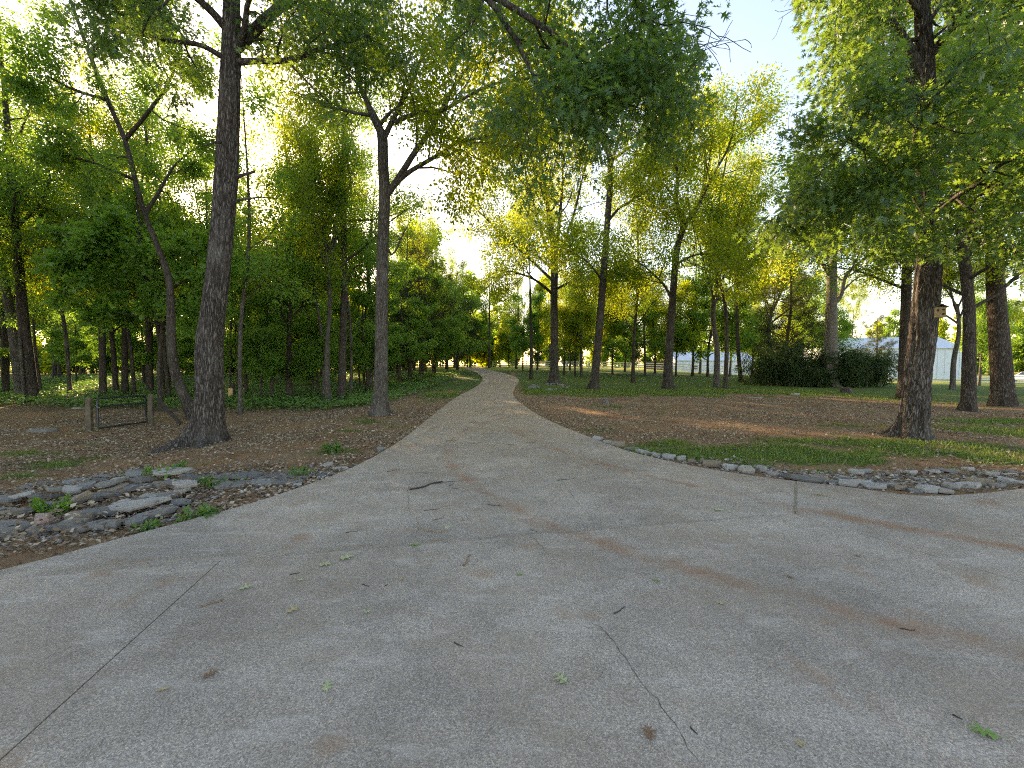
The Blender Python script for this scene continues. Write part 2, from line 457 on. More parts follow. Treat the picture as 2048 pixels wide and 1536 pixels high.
def concrete():
    m, nt, b = new_mat('concrete_aggregate')
    P = coords(nt, 'Object')
    big = noise(nt, P, 0.55, 5, 0.6); med = noise(nt, P, 3.0, 5, 0.65); fine = noise(nt, P, 110, 3, 0.75)
    vo = N(nt, 'ShaderNodeTexVoronoi'); vo.inputs['Scale'].default_value = 150; nt.links.new(P, vo.inputs['Vector'])
    sp = N(nt, 'ShaderNodeSeparateColor'); nt.links.new(vo.outputs['Color'], sp.inputs[0])
    agg = ramp(nt, sp.outputs[0], [(0.0, (0.15, 0.143, 0.138)), (0.35, (0.27, 0.258, 0.246)), (0.7, (0.40, 0.383, 0.360)), (1.0, (0.62, 0.59, 0.55))])
    base = mix(nt, 0.55, ramp(nt, fine, [(0.36, (0.17, 0.162, 0.155)), (0.64, (0.46, 0.438, 0.41))]), agg)
    base = mix(nt, 1.0, base, ramp(nt, big, [(0.32, (0.68, 0.665, 0.66)), (0.68, (1.12, 1.10, 1.07))]), 'MULTIPLY')
    base = mix(nt, 1.0, base, ramp(nt, med, [(0.3, (0.80, 0.78, 0.75)), (0.72, (1.06, 1.06, 1.06))]), 'MULTIPLY')
    sx = N(nt, 'ShaderNodeSeparateXYZ'); nt.links.new(P, sx.inputs[0])
    # clay-tinted farther lane
    yfac = math_n(nt, 'MULTIPLY', math_n(nt, 'SUBTRACT', sx.outputs[1], 5.0), 0.12, clamp=True)
    tan = math_n(nt, 'MULTIPLY', yfac, ramp(nt, noise(nt, P, 0.9, 4, 0.6), [(0.30, (0.35,) * 3), (0.6, (0.85,) * 3)]))
    base = mix(nt, tan, base, (0.32, 0.235, 0.155))
    dirtn = ramp(nt, noise(nt, P, 0.8, 6, 0.7), [(0.44, (0,) * 3), (0.68, (0.55,) * 3)])
    base = mix(nt, dirtn, base, (0.235, 0.195, 0.150))
    # clay tyre tracks along two arcs
    tracks = [([(1020, 868), (1160, 905), (1300, 945), (1450, 985), (1590, 1022), (1800, 1060), (2048, 1095)], 0.15, 0.95),
              ([(890, 912), (940, 955), (1000, 1002), (1130, 1053), (1300, 1122), (1600, 1200), (2048, 1300)], 0.17, 0.8)]
    for k, (pp, wd, st) in enumerate(tracks):
        xmin = pts_on_ground(pp)[:, 0].min() - 0.4
        cx, cy, r = fit_circle(pts_on_ground(pp))
        cv = N(nt, 'ShaderNodeCombineXYZ'); nt.links.new(sx.outputs[0], cv.inputs[0]); nt.links.new(sx.outputs[1], cv.inputs[1])
        ds = N(nt, 'ShaderNodeVectorMath', operation='DISTANCE'); nt.links.new(cv.outputs[0], ds.inputs[0]); ds.inputs[1].default_value = (cx, cy, 0)
        d = math_n(nt, 'ABSOLUTE', math_n(nt, 'SUBTRACT', ds.outputs['Value'], r))
        d = math_n(nt, 'ADD', d, math_n(nt, 'MULTIPLY', math_n(nt, 'SUBTRACT', noise(nt, P, 4, 5, 0.75), 0.5), 0.30))
        f = math_n(nt, 'SUBTRACT', 1.0, math_n(nt, 'DIVIDE', d, wd), clamp=True)
        f = math_n(nt, 'MULTIPLY', f, ramp(nt, noise(nt, P, 1.3 + k, 3, 0.6), [(0.38, (0.04,) * 3), (0.66, (st,) * 3)]))
        f = math_n(nt, 'MULTIPLY', f, math_n(nt, 'MULTIPLY', math_n(nt, 'SUBTRACT', sx.outputs[0], xmin), 2.0, clamp=True))
        base = mix(nt, f, base, (0.235, 0.13, 0.075))
    # scattered rust-red smudges and pale scuffs
    sm1 = ramp(nt, noise(nt, P, 2.1, 3, 0.5), [(0.62, (0,) * 3), (0.74, (0.6,) * 3)])
    base = mix(nt, sm1, base, (0.25, 0.15, 0.09))
    v2 = coords(nt, 'Object', (0.9, 3.2, 1))
    sm2 = ramp(nt, noise(nt, v2, 1.7, 5, 0.7), [(0.56, (0,) * 3), (0.76, (0.55,) * 3)])
    base = mix(nt, sm2, base, (0.46, 0.45, 0.44))
    base = mix(nt, 1.0, base, (1.38, 1.27, 1.16), 'MULTIPLY')
    nt.links.new(base, b.inputs['Base Color'])
    b.inputs['Roughness'].default_value = 0.85; b.inputs['Specular IOR Level'].default_value = 0.25
    bump(nt, b, math_n(nt, 'ADD', math_n(nt, 'MULTIPLY', sp.outputs[1], 0.5), fine), 0.55, 0.006)
    return m
CONC = concrete()
drive = empty('driveway'); tag(drive, kind='structure')
GAP = 0.009

def slab_from_poly(poly, planes, name='slab'):
    """poly 2-D outline clipped by half-planes (point, inward normal), extruded down 0.12"""
    bm = bmesh.new()
    bm.faces.new([bm.verts.new((p[0], p[1], 0)) for p in poly])
    for (p, nrm) in planes:
        p = np.array(p) + np.array(nrm) * GAP * 0.5
        bmesh.ops.bisect_plane(bm, geom=bm.verts[:] + bm.edges[:] + bm.faces[:], plane_co=(p[0], p[1], 0), plane_no=(nrm[0], nrm[1], 0), clear_inner=True)
    for v in bm.verts:
        v.co.z = float(hz(v.co.x, v.co.y)) + 0.0
    bmesh.ops.triangulate(bm, faces=bm.faces[:])
    r = bmesh.ops.extrude_face_region(bm, geom=bm.faces[:])
    for v in [e for e in r['geom'] if isinstance(e, bmesh.types.BMVert)]: v.co.z -= 0.12
    bmesh.ops.recalc_face_normals(bm, faces=bm.faces[:])
    o = obj(name, bm_mesh(name, bm), CONC, drive)
    return o

def hp(a, b, inside):
    a = np.array(a, float); b = np.array(b, float); d = b - a
    n = np.array([-d[1], d[0]]) / np.linalg.norm(d)
    if (np.array(inside) - a) @ n < 0: n = -n
    return (a, n)
g2 = lambda px, py: gnd(px, py)[:2]
JC = g2(1590, 1027)
iL = next(i for i in range(len(L_all)) if L_all[i][1] > 9.9)
iR = next(i for i in range(len(R_all)) if R_all[i][1] > 9.9)
apron = np.vstack([L_all[:iL + 1], R_all[:iR + 1][::-1], BACK])
cN = g2(1000, 950); cM = g2(1000, 1300); cL = g2(60, 1250); cR = g2(2000, 1050)
jA, jB = g2(440, 1122), JC
j1a, j1b = g2(440, 1122), g2(0, 1520)
j3 = g2(1592, 966); j4 = g2(1748, 1075)
slab_from_poly(apron, [hp(jA, jB, cN), hp(JC, j3, cN)])
slab_from_poly(apron, [hp(jA, jB, cM), hp(j1a, j1b, cM), hp(JC, j4, cM)])
slab_from_poly(apron, [hp(jA, jB, cL), hp(j1a, j1b, cL)])
slab_from_poly(apron, [hp(JC, j3, cR), hp(JC, j4, cR)])

def resample(p, n):
    d = np.r_[0, np.cumsum(np.linalg.norm(np.diff(p, axis=0), axis=1))]
    t = np.linspace(0, d[-1], n)
    return np.stack([np.interp(t, d, p[:, 0]), np.interp(t, d, p[:, 1])], 1)
nst = 28 * 5 + 1
Lr = resample(L_all[iL:], nst); Rr = resample(R_all[iR:], nst)
for k in range(28):
    a, b_ = k * 5, k * 5 + 5
    l = Lr[a:b_ + 1].copy(); r = Rr[a:b_ + 1].copy()
    for e in (l, r):
        d0 = e[1] - e[0]; e[0] += d0 / np.linalg.norm(d0) * GAP; 
    top = np.vstack([l, r]); n = 6
    z = hz(top[:, 0], top[:, 1])
    V = np.vstack([np.c_[top, z], np.c_[top, z - 0.12]])
    F = []
    for i in range(n - 1):
        F.append([i, i + n, i + n + 1, i + 1]); F.append([i, i + 1, i + 1 + 2 * n, i + 2 * n]); F.append([i + n, i + 3 * n, i + 3 * n + 1, i + n + 1])
    F.append([0, 2 * n, 3 * n, n]); F.append([n - 1, 2 * n - 1, 4 * n - 1, 3 * n - 1])
    obj('slab', mesh_np('slab', V, np.array(F)), CONC, drive)

DIRT = simple_mat('joint_dirt', (0.10, 0.085, 0.07), 0.95, 0.3, 20)
def crack(px, w0, seed):
    rng = np.random.RandomState(seed)
    p = pts_on_ground(px)
    p = resample(p, max(8, int(np.linalg.norm(np.diff(p, axis=0), axis=1).sum() / 0.035)))
    p = p + rng.normal(0, 0.007, p.shape)
    d = np.gradient(p, axis=0); d /= np.linalg.norm(d, axis=1)[:, None] + 1e-9
    nr = np.stack([-d[:, 1], d[:, 0]], 1)
    w = (w0 * (0.35 + rng.rand(len(p))) * np.minimum(1, np.minimum(np.arange(len(p)), np.arange(len(p))[::-1]) / 6 + 0.15))[:, None] * 0.5
    V = np.vstack([np.c_[p + nr * w, np.full(len(p), 0.003)], np.c_[p - nr * w, np.full(len(p), 0.003)]])
    n = len(p)
    F = [[i, i + n, i + n + 1, i + 1] for i in range(n - 1)]
    obj('crack', mesh_np('crack', V, np.array(F)), DIRT, drive)
a_, b_ = g2(1591, 1024), g2(1592, 969); dq = (b_ - a_) / np.linalg.norm(b_ - a_); nq = np.array([-dq[1], dq[0]]) * .012
obj('joint_filler', mesh_np('joint_filler', [(*(a_ + nq), .004), (*(a_ - nq), .004), (*(b_ - nq), .004), (*(b_ + nq), .004)], np.array([[0, 1, 2, 3]])), simple_mat('tan_filler', (.29, .235, .165), .9, .3, 25), drive)
crack([(1170, 1235), (1200, 1255), (1225, 1280), (1245, 1310), (1262, 1335), (1290, 1372), (1320, 1410), (1350, 1450), (1380, 1500), (1410, 1545)], 0.0036, 1)
crack([(822, 958), (816, 985), (818, 1020), (832, 1035), (838, 1052), (830, 1080)], 0.0045, 2)
crack([(1065, 1072), (1080, 1090), (1095, 1105), (1100, 1112)], 0.0035, 3)
crack([(1110, 940), (1130, 970), (1150, 1000), (1180, 1030)], 0.0020, 4)
crack([(1040, 905), (1055, 918), (1075, 930)], 0.0030, 5)

# ------------------------------------------------------------------ tree machinery
def nz(v):
    return v / (np.linalg.norm(v) + 1e-12)

def tubes(polys, sides_fn=lambda r: 5):
    VV, FF = [], []; off = 0
    for pts, rad in polys:
        n = len(pts); s = sides_fn(rad[0])
        d = np.gradient(pts, axis=0); d /= (np.linalg.norm(d, axis=1)[:, None] + 1e-9)
        ref = np.array([0, 0, 1.0]) if abs(d[0][2]) < 0.8 else np.array([1.0, 0, 0])
        u = np.cross(d, ref); u /= (np.linalg.norm(u, axis=1)[:, None] + 1e-9)
        v = np.cross(d, u)
        th = np.linspace(0, 2 * np.pi, s, endpoint=False)
        ring = pts[:, None, :] + rad[:, None, None] * (np.cos(th)[None, :, None] * u[:, None, :] + np.sin(th)[None, :, None] * v[:, None, :])
        VV.append(ring.reshape(-1, 3))
        i = np.arange(n - 1)[:, None] * s; j = np.arange(s)[None, :]; j2 = (np.arange(s) + 1) % s
        F = np.stack([i + j, i + j2[None, :], i + s + j2[None, :], i + s + j], -1).reshape(-1, 4) + off
        FF.append(F); off += n * s
    return np.vstack(VV), np.vstack(FF)

def spline(pts, n):
    """Catmull-Rom through pts -> n points"""
    P = np.asarray(pts, float)
    if len(P) == 2:
        t = np.linspace(0, 1, n)[:, None]; return P[0] * (1 - t) + P[1] * t
    Q = np.vstack([2 * P[0] - P[1], P, 2 * P[-1] - P[-2]])
    m = len(P) - 1; out = []
    for t in np.linspace(0, m, n):
        i = min(int(t), m - 1); f = t - i
        a, b, c, d = Q[i:i + 4]
        out.append(0.5 * (2 * b + (c - a) * f + (2 * a - 5 * b + 4 * c - d) * f * f + (3 * b - a - 3 * c + d) * f ** 3))
    return np.array(out)

def trunk_mesh(cpts, rad, seed, sides=20, rings=40, flare=0.9, lobes=5, ridge=0.0, fh=0.28):
    rng = np.random.RandomState(seed)
    C = spline(cpts, rings); t = np.linspace(0, 1, rings)
    # concentrate rings near the base
    C = spline(C, rings)
    R = np.interp(t, np.linspace(0, 1, len(rad)), rad)
    h = C[:, 2] - C[0, 2]
    fl = flare * np.exp(-h / fh)
    th = np.linspace(0, 2 * np.pi, sides, endpoint=False)
    ph = rng.rand(4) * 6.28
    lob = 0.5 + 0.5 * np.cos(lobes * th + ph[0] + 0.6 * np.sin(2 * th + ph[1]))
    lob = 0.18 + 1.35 * lob ** 2 * (0.7 + 0.5 * np.cos(th + ph[2]))
    wob = 0.05 * np.sin(2 * th[None, :] + ph[3] + 0.5 * h[:, None]) + 0.03 * np.sin(3 * th[None, :] - 0.9 * h[:, None])
    RR = R[:, None] * (1 + fl[:, None] * lob[None, :] + wob)
    if ridge > 0:
        RR = RR + ridge * (rng.rand(rings, sides) - 0.5) + ridge * np.sin(11 * th[None, :] + 2.2 * np.sin(h[:, None] * 2.3))
    x = C[:, 0, None] + RR * np.cos(th); y = C[:, 1, None] + RR * np.sin(th); z = np.repeat(C[:, 2, None], sides, 1)
    V = np.stack([x, y, z], -1).reshape(-1, 3)
    i = np.arange(rings - 1)[:, None] * sides; j = np.arange(sides)[None, :]; j2 = ((np.arange(sides) + 1) % sides)[None, :]
    F = np.stack([i + j, i + j2, i + sides + j2, i + sides + j], -1).reshape(-1, 4)
    return V, F, C, R

class Tree:
    def __init__(self, seed):
        self.rng = np.random.RandomState(seed); self.polys = []; self.twigs = []
    def wander(self, st, d, L, n, curl, up):
        pts = [st]; d = nz(d)
        for i in range(n):
            d = nz(d + self.rng.normal(0, curl, 3) + np.array([0, 0, up]))
            pts.append(pts[-1] + d * L / n)
        return np.array(pts)
    def spread(self, pts, rad, level, P, t0=0.3, n=None, L=None):
        """children along an existing limb"""
        rng = self.rng
        seg = np.linalg.norm(np.diff(pts, axis=0), axis=1).sum()
        if n is None: n = P['n'][level]
        az = rng.rand() * 6.28
        for k in range(n):
            t = t0 + (1 - t0) * (k + rng.rand() * 0.8) / n
            t = min(t, 0.99)
            f = t * (len(pts) - 1); i = int(f); f -= i
            p = pts[i] * (1 - f) + pts[min(i + 1, len(pts) - 1)] * f
            d = nz(pts[min(i + 1, len(pts) - 1)] - pts[max(i, 0)] if i + 1 < len(pts) else pts[i] - pts[i - 1])
            az += 2.4 + rng.normal(0, 0.4)
            ang = P['ang'][level] * (0.75 + 0.5 * rng.rand())
            ref = np.array([0, 0, 1.0]) if abs(d[2]) < 0.9 else np.array([1.0, 0, 0])
            u = nz(np.cross(d, ref)); v = np.cross(d, u)
            flat = P.get('flat', 0.0) if abs(d[2]) < 0.75 else 0
            s = (np.cos(az) * u + np.sin(az) * v * (1 - flat))
            cd = nz(d * math.cos(ang) + nz(s) * math.sin(ang))
            r = np.interp(t, np.linspace(0, 1, len(rad)), rad) * P.get('rr', 0.55)
            base = L if L is not None else seg * P['lr'][level]
            ln = base * (1.15 - 0.65 * t) * (0.7 + 0.6 * rng.rand())
            self.branch(p, cd, ln, max(r, 0.006), level + 1, P)
    def branch(self, st, d, L, r0, level, P):
        n = 6 if level <= 1 else (5 if level == 2 else 4)
        pts = self.wander(st, d, L, n, P['curl'][min(level, 3)], P['up'][min(level, 3)])
        rad = np.linspace(r0, max(r0 * 0.25, 0.004), n + 1)
        self.polys.append((pts, rad))
        if level >= P['max']:
            self.twigs.append(pts); return
        self.spread(pts, rad, level, P, P['t0'][level])
        self.twigs.append(pts[-3:])

KITE = (np.array([[0, 0, 0], [0.42, 0.30, 0.05], [1, 0, -0.10], [0.42, -0.30, 0.05]]), np.array([[0, 1, 2, 3]]))
OAKV = [[0, 0, 0], [0.28, 0.05, 0], [0.62, 0.045, 0], [1.0, 0.0, -0.08], [0.62, -0.045, 0], [0.28, -0.05, 0],
        [0.34, 0.30, 0.02], [0.66, 0.42, 0.0], [0.90, 0.22, -0.05], [0.34, -0.30, 0.02], [0.66, -0.42, 0.0], [0.90, -0.22, -0.05],
        [0.20, 0.03, 0.0], [0.20, -0.03, 0.0], [0.45, 0.05, 0], [0.45, -0.05, 0], [0.74, 0.035, -0.02], [0.74, -0.035, -0.02]]
OAKF = [[0, 1, 5], [1, 2, 4], [1, 4, 5], [2, 3, 4], [12, 14, 6], [14, 2, 7], [2, 16, 8], [13, 9, 15], [15, 10, 4], [4, 11, 17]]
OAK = (np.array(OAKV, float), np.array(OAKF))
MAPLE = (np.array([[0, 0, 0], [0.30, 0.18, 0.02], [0.25, 0.55, -0.03], [0.55, 0.22, 0.03], [0.72, 0.46, 0], [1.0, 0, -0.08], [0.72, -0.46, 0], [0.55, -0.22, 0.03], [0.25, -0.55, -0.03], [0.30, -0.18, 0.02]], float),
         np.array([[0, 2, 3], [0, 3, 7], [3, 4, 5], [3, 5, 7], [7, 5, 6], [0, 7, 8]]))
NARROW = (np.array([[0, 0, 0], [0.4, 0.10, 0.02], [1, 0, -0.2], [0.4, -0.10, 0.02]]), np.array([[0, 1, 2, 3]]))

def leaf_cloud(rng, twigs, n, size, shape, spread=0.25, droop=0.35, upn=0.8, tw_t0=0.1, clip=None):
    lens = np.array([np.linalg.norm(np.diff(t, axis=0), axis=1).sum() for t in twigs])
    pr = lens / lens.sum()
    ti = rng.choice(len(twigs), n, p=pr)
    npt = np.array([len(t) for t in twigs])
    mx = npt.max()
    TP = np.zeros((len(twigs), mx, 3))
    for i, t in enumerate(twigs): TP[i, :len(t)] = t; TP[i, len(t):] = t[-1]
    f = (tw_t0 + (1 - tw_t0) * rng.rand(n) ** 0.8) * (npt[ti] - 1) * 0.999
    k = f.astype(int); f = (f - k)[:, None]
    a = TP[ti, k]; b = TP[ti, k + 1]
    pos = a * (1 - f) + b * f
    td = b - a; td /= (np.linalg.norm(td, axis=1)[:, None] + 1e-9)
    off = rng.normal(0, 1, (n, 3)); off /= np.linalg.norm(off, axis=1)[:, None]
    pos = pos + off * (spread * rng.rand(n) ** 0.7)[:, None]
    if clip is not None:
        keep = clip(pos)
        pos, td, off = pos[keep], td[keep], off[keep]; n = len(pos)
    d = 0.6 * off + 0.45 * td + rng.normal(0, 0.35, (n, 3)); d[:, 2] -= droop
    d /= np.linalg.norm(d, axis=1)[:, None]
    nr = rng.normal(0, 0.55, (n, 3)); nr[:, 2] += upn
    nr -= (nr * d).sum(1)[:, None] * d; nr /= (np.linalg.norm(nr, axis=1)[:, None] + 1e-9)
    sd_ = np.cross(nr, d)
    sz = size * (0.6 + 0.7 * rng.rand(n))
    V0, F0 = shape
    V = pos[:, None, :] + sz[:, None, None] * (V0[None, :, 0, None] * d[:, None, :] + V0[None, :, 1, None] * sd_[:, None, :] + V0[None, :, 2, None] * nr[:, None, :])
    nv = len(V0)
    F = (F0[None] + (np.arange(n) * nv)[:, None, None]).reshape(-1, F0.shape[1])
    return V.reshape(-1, 3), F, np.repeat(rng.rand(n), nv)

def sides_fn(r):
    return 12 if r > 0.12 else (8 if r > 0.05 else (5 if r > 0.02 else 3))

P_TALL = dict(n=[15, 7, 6], ang=[1.0, 0.85, 0.8], lr=[0.25, 0.50, 0.48], t0=[0.42, 0.25, 0.2], curl=[0.03, 0.14, 0.18, 0.2], up=[0, 0.10, 0.04, 0.0], max=3, rr=0.45)
P_VASE = dict(n=[6, 9, 7], ang=[0.6, 0.75, 0.8], lr=[0.8, 0.36, 0.42], t0=[0.75, 0.22, 0.2], curl=[0.03, 0.08, 0.15, 0.2], up=[0, 0.07, 0.04, -0.02], max=3, rr=0.6)
P_UNDER = dict(n=[11, 7, 5], ang=[1.25, 0.8, 0.7], lr=[0.42, 0.42, 0.45], t0=[0.28, 0.2, 0.2], curl=[0.05, 0.12, 0.15, 0.2], up=[0, 0.03, 0.0, -0.02], max=3, rr=0.5, flat=0.7)
P_CEDAR = dict(n=[34, 7, 4], ang=[1.15, 0.8, 0.6], lr=[0.26, 0.40, 0.45], t0=[0.10, 0.2, 0.2], curl=[0.02, 0.08, 0.12, 0.2], up=[0, 0.02, 0.0, -0.02], max=3, rr=0.4)
P_HERO = dict(n=[7, 8, 6], ang=[0.9, 0.85, 0.8], lr=[0.5, 0.42, 0.45], t0=[0.3, 0.2, 0.2], curl=[0.03, 0.12, 0.18, 0.2], up=[0, 0.05, 0.0, -0.03], max=3, rr=0.5)

def proto(name, seed, H, r, P, nleaf, size, shape, lmat, bmat, lean=(0, 0), spread=0.3, droop=0.35, wig=0.15, flare=0.7):
    t = Tree(seed); rng = t.rng
    c = np.array([[0, 0, -0.1], [lean[0] * .2 + rng.normal(0, wig * .3), lean[1] * .2 + rng.normal(0, wig * .3), H * .25], [lean[0] * .5 + rng.normal(0, wig), lean[1] * .5 + rng.normal(0, wig), H * .55],
                  [lean[0] + rng.normal(0, wig), lean[1] + rng.normal(0, wig), H * (0.97 if P is not P_VASE else 0.45)]])
    if P is P_VASE:
        c[1:, 2] = [H * .15, H * .3, H * .45]
    V, F, C, R = trunk_mesh(c, [r, r * .85, r * .7, r * .6 if P is P_VASE else r * .12], seed, 14, 26, flare, 5)
    L = H * (0.27 if P is P_TALL else 0.62) if P in (P_TALL, P_VASE) else None
    t.spread(C, R, 0, P, P['t0'][0], L=L)
    V2, F2 = tubes(t.polys, sides_fn)
    root = empty(name)
    obj('trunk', mesh_np('trunk', np.vstack([V, V2]), np.vstack([F, F2 + len(V)]), True), bmat, root)
    if nleaf:
        LV, LF, rn = leaf_cloud(rng, t.twigs, nleaf, size, shape, spread, droop)
        obj('crown', mesh_np('crown', LV, LF, False, {'rnd': rn}), lmat, root)
    return root

def put(root, x, y, h_scale, rz, tilt=(0, 0), w_scale=None, dz=-0.02):
    z = float(ground_z(x, y)[0]) + dz
    root.location = (x, y, z)
    ws = w_scale or h_scale
    root.scale = (ws, ws, h_scale)
    root.rotation_mode = 'ZYX' if False else 'XYZ'
    root.rotation_euler = (0, 0, 0)
    m = Matrix.Rotation(tilt[1], 4, 'X') @ Matrix.Rotation(tilt[0], 4, 'Y') @ Matrix.Rotation(rz, 4, 'Z')
    root.rotation_euler = m.to_euler()

# ------------------------------------------------------------------ hero trees traced at their own distance
def hero(name, label, group, Y, cpx, widths, limbs, P, nleaf, size, shape, lmat, bmat, seed, top_n=7, top_L=3.2, top_t0=0.45, spread=0.28, flare=1.0, ridge=0.0, sides=26, rings=60,
         limb_n=8, limb_L=None, clip=None, stubs=(), extra=None, droop=0.35):
    b = gnd(*cpx[0]); Y = b[1] if Y is None else Y
    ppm = FPX / Y
    base = at(cpx[0][0], cpx[0][1], Y)
    base[2] = float(ground_z(base[0], base[1])[0]) - 0.06
    pts = [base] + [at(p[0], p[1], Y + (p[2] if len(p) > 2 else 0)) for p in cpx[1:]]
    pts = np.array(pts)
    t = Tree(seed)
    root = empty(name, tuple(base)); tag(root, label, 'tree', group)
    loc = pts - base
    seg = np.r_[0, np.cumsum(np.linalg.norm(np.diff(loc, axis=0), axis=1))]
    wr = np.interp(np.linspace(0, seg[-1], 30), seg, np.array(widths) / ppm / 2)
    cc = np.array([np.interp(np.linspace(0, seg[-1], 30), seg, loc[:, k]) for k in range(3)]).T
    V, F, C, R = trunk_mesh(spline(loc, 30), wr, seed, sides, rings, flare, 6, ridge)
    obj('trunk', mesh_np('trunk', V, F, True), bmat, root)
    t.spread(C, R, 1, P, top_t0, n=top_n, L=top_L)
    for lp, w0, w1 in limbs:
        q = np.array([at(p[0], p[1], Y + (p[2] if len(p) > 2 else 0)) for p in lp]) - base
        q = spline(q, max(8, 3 * len(q)))
        q = q + t.rng.normal(0, 0.006 * Y / 10, q.shape) * np.linspace(0, 1, len(q))[:, None]
        rad = np.linspace(w0 / ppm / 2, w1 / ppm / 2, len(q))
        LV, LF = tubes([(q, rad)], lambda r: 12)
        obj('limb', mesh_np('limb', LV, LF, True), bmat, root)
        t.spread(q, rad, 1, P, 0.28, n=limb_n, L=limb_L)
        t.twigs.append(q[-3:])
    for lp, w0, w1 in stubs:
        q = np.array([at(p[0], p[1], Y + (p[2] if len(p) > 2 else 0)) for p in lp]) - base
        q = spline(q, 8); rad = np.linspace(w0 / ppm / 2, w1 / ppm / 2, len(q))
        LV, LF = tubes([(q, rad)], lambda r: 8)
        obj('limb', mesh_np('limb', LV, LF, True), bmat, root)
    V2, F2 = tubes(t.polys, sides_fn)
    tag(obj('twig_mass', mesh_np('twig_mass', V2, F2, True), bmat, root), kind='stuff')
    cl = None if clip is None else (lambda p: clip(p + base))
    LV, LF, rn = leaf_cloud(t.rng, t.twigs, nleaf, size, shape, spread, droop, clip=cl)
    obj('crown', mesh_np('crown', LV, LF, False, {'rnd': rn}), lmat, root)
    return root

def project(p):
    """world points -> photo pixels (used only to keep gaps where two crowns do not meet)"""
    q = p - np.array([0, 0, HCAM])
    dpt = q[:, 1] * CP - q[:, 2] * SP
    upc = q[:, 1] * SP + q[:, 2] * CP
    return 1024 + FPX * q[:, 0] / dpt, 768 - FPX * upc / dpt, dpt

ROAD_OAKS = 'trees standing beside the driveway'
LAWN = 'trees on the open ground right of the driveway'

def clipA(p):
    x, y, d = project(p)
    rnd = _perm[(p[:, 0] * 997).astype(int) & 255, (p[:, 2] * 1013).astype(int) & 255]
    k = sm(1300, 1450, x + 220 * (fbm(x / 60, y / 60, 1.0, 21) - .5)) * (y > -150) * (x > 1000)
    k = np.maximum(k, sm(170, 330, y + 200 * (fbm(x / 70, y / 70, 1.0, 23) - .5)) * (x > 960) * .85)
    return rnd > k
hero('oak_tree', 'thick furrowed oak left of the driveway with flared roots, nearest trunk on the left', ROAD_OAKS, None,
     [(415, 886), (419, 800), (419, 690), (430, 600), (440, 510), (449, 400), (457, 239), (462, 100), (464, 0), (466, -160), (470, -400, .3), (480, -700, .8)],
     [54, 50, 45, 44, 40, 38, 36, 37, 36, 32, 24, 12],
     [([(470, 95), (495, 75), (530, 40), (575, 0), (640, -70, -.5), (740, -140, -1.2), (850, -120, -2.2), (960, -20, -2.9), (1040, 90, -3.1)], 24, 6),
      ([(470, 125), (510, 122), (560, 122), (600, 115), (640, 97), (690, 85), (740, 70, -.3)], 13, 4),
      ([(455, 60), (420, 20, -.3), (370, -20, -.6), (300, -50, -1.0), (200, -60, -1.4)], 16, 5),
      ([(455, 120), (400, 90, .3), (330, 80, .6), (270, 60, 1.0), (180, 10, 1.4)], 11, 4),
      ([(470, -200), (600, -330, .5), (760, -420, .6), (900, -460, .4)], 18, 6),
      ([(462, -250), (380, -380, -.5), (250, -420, -.8)], 16, 5),
      ([(950, -30, -2.9), (1080, 50, -3.2), (1180, 130, -3.3), (1260, 210, -3.3)], 9, 3), ([(1225, -62, -3.0), (1285, 20, -3.1), (1325, 90, -3.1), (1345, 150, -3.1)], 7, 3), ([(1035, 85, -3.1), (1080, 180, -3.2), (1110, 260, -3.2)], 6, 2), ([(690, -110, -.9), (900, -230, -1.8), (1100, -190, -2.6), (1230, -60, -3.0), (1290, 50, -3.1)], 13, 5)],
     P_HERO, 40000, 0.14, OAK, LEAF_OAK, BARK_OAK, 11, top_n=8, top_L=2.6, top_t0=0.62, ridge=0.015, sides=60, rings=150, limb_n=10, limb_L=1.9, flare=1.5, spread=0.42, clip=clipA,
     stubs=[([(462, 362), (480, 352), (510, 343)], 9, 5), ([(465, 405), (490, 398), (520, 395), (555, 396)], 6, 2), ([(452, 285), (430, 285, -.4), (405, 292, -.6)], 6, 2)])

hero('forked_tree', 'slender grey tree left of the driveway dividing into arching limbs over it', ROAD_OAKS, None,
     [(757, 830), (762, 753), (764, 582), (766, 480), (769, 390), (766, 330), (765, 275), (758, 255), (735, 205), (718, 165), (711, 110), (706, 40), (700, -60)],
     [29, 25, 22, 20, 19, 17, 16, 11, 9, 8, 7, 5, 3],
     [([(766, 282), (778, 255), (792, 228), (807, 198), (826, 160), (842, 118), (858, 84), (880, 40), (900, -20)], 11, 3),
      ([(771, 392), (785, 374), (802, 348), (826, 310), (850, 276), (872, 240), (887, 213), (907, 174), (927, 145), (947, 120), (966, 98), (975, 60)], 14, 3),
      ([(775, 388), (795, 364), (820, 343), (852, 324), (886, 304), (912, 287), (942, 280, -.5), (985, 272, -1.), (1005, 262, -1.2)], 11, 3),
      ([(789, 246), (815, 233), (846, 225), (880, 222, -.4), (906, 210, -.7), (942, 189, -1.1), (982, 170, -1.5), (1032, 160, -2), (1110, 150, -2.5)], 9, 3),
      ([(945, 128), (975, 128, -.3), (1000, 119, -.6), (1020, 108, -.8), (1050, 98, -1)], 6, 2),
      ([(722, 175), (700, 150, .4), (680, 120, .8), (640, 100, 1.2)], 5, 2)],
     P_HERO, 46000, 0.11, KITE, LEAF_MID, BARK_B, 23, top_n=9, top_L=2.8, top_t0=0.55, ridge=0.006, sides=40, rings=120, limb_n=10, limb_L=2.9, flare=0.85, spread=0.6,
     stubs=[([(886, 304), (905, 325), (920, 355), (922, 385)], 4, 1), ([(767, 480), (785, 510, .5), (805, 470, 1.0), (822, 440, 1.4)], 5, 2)])

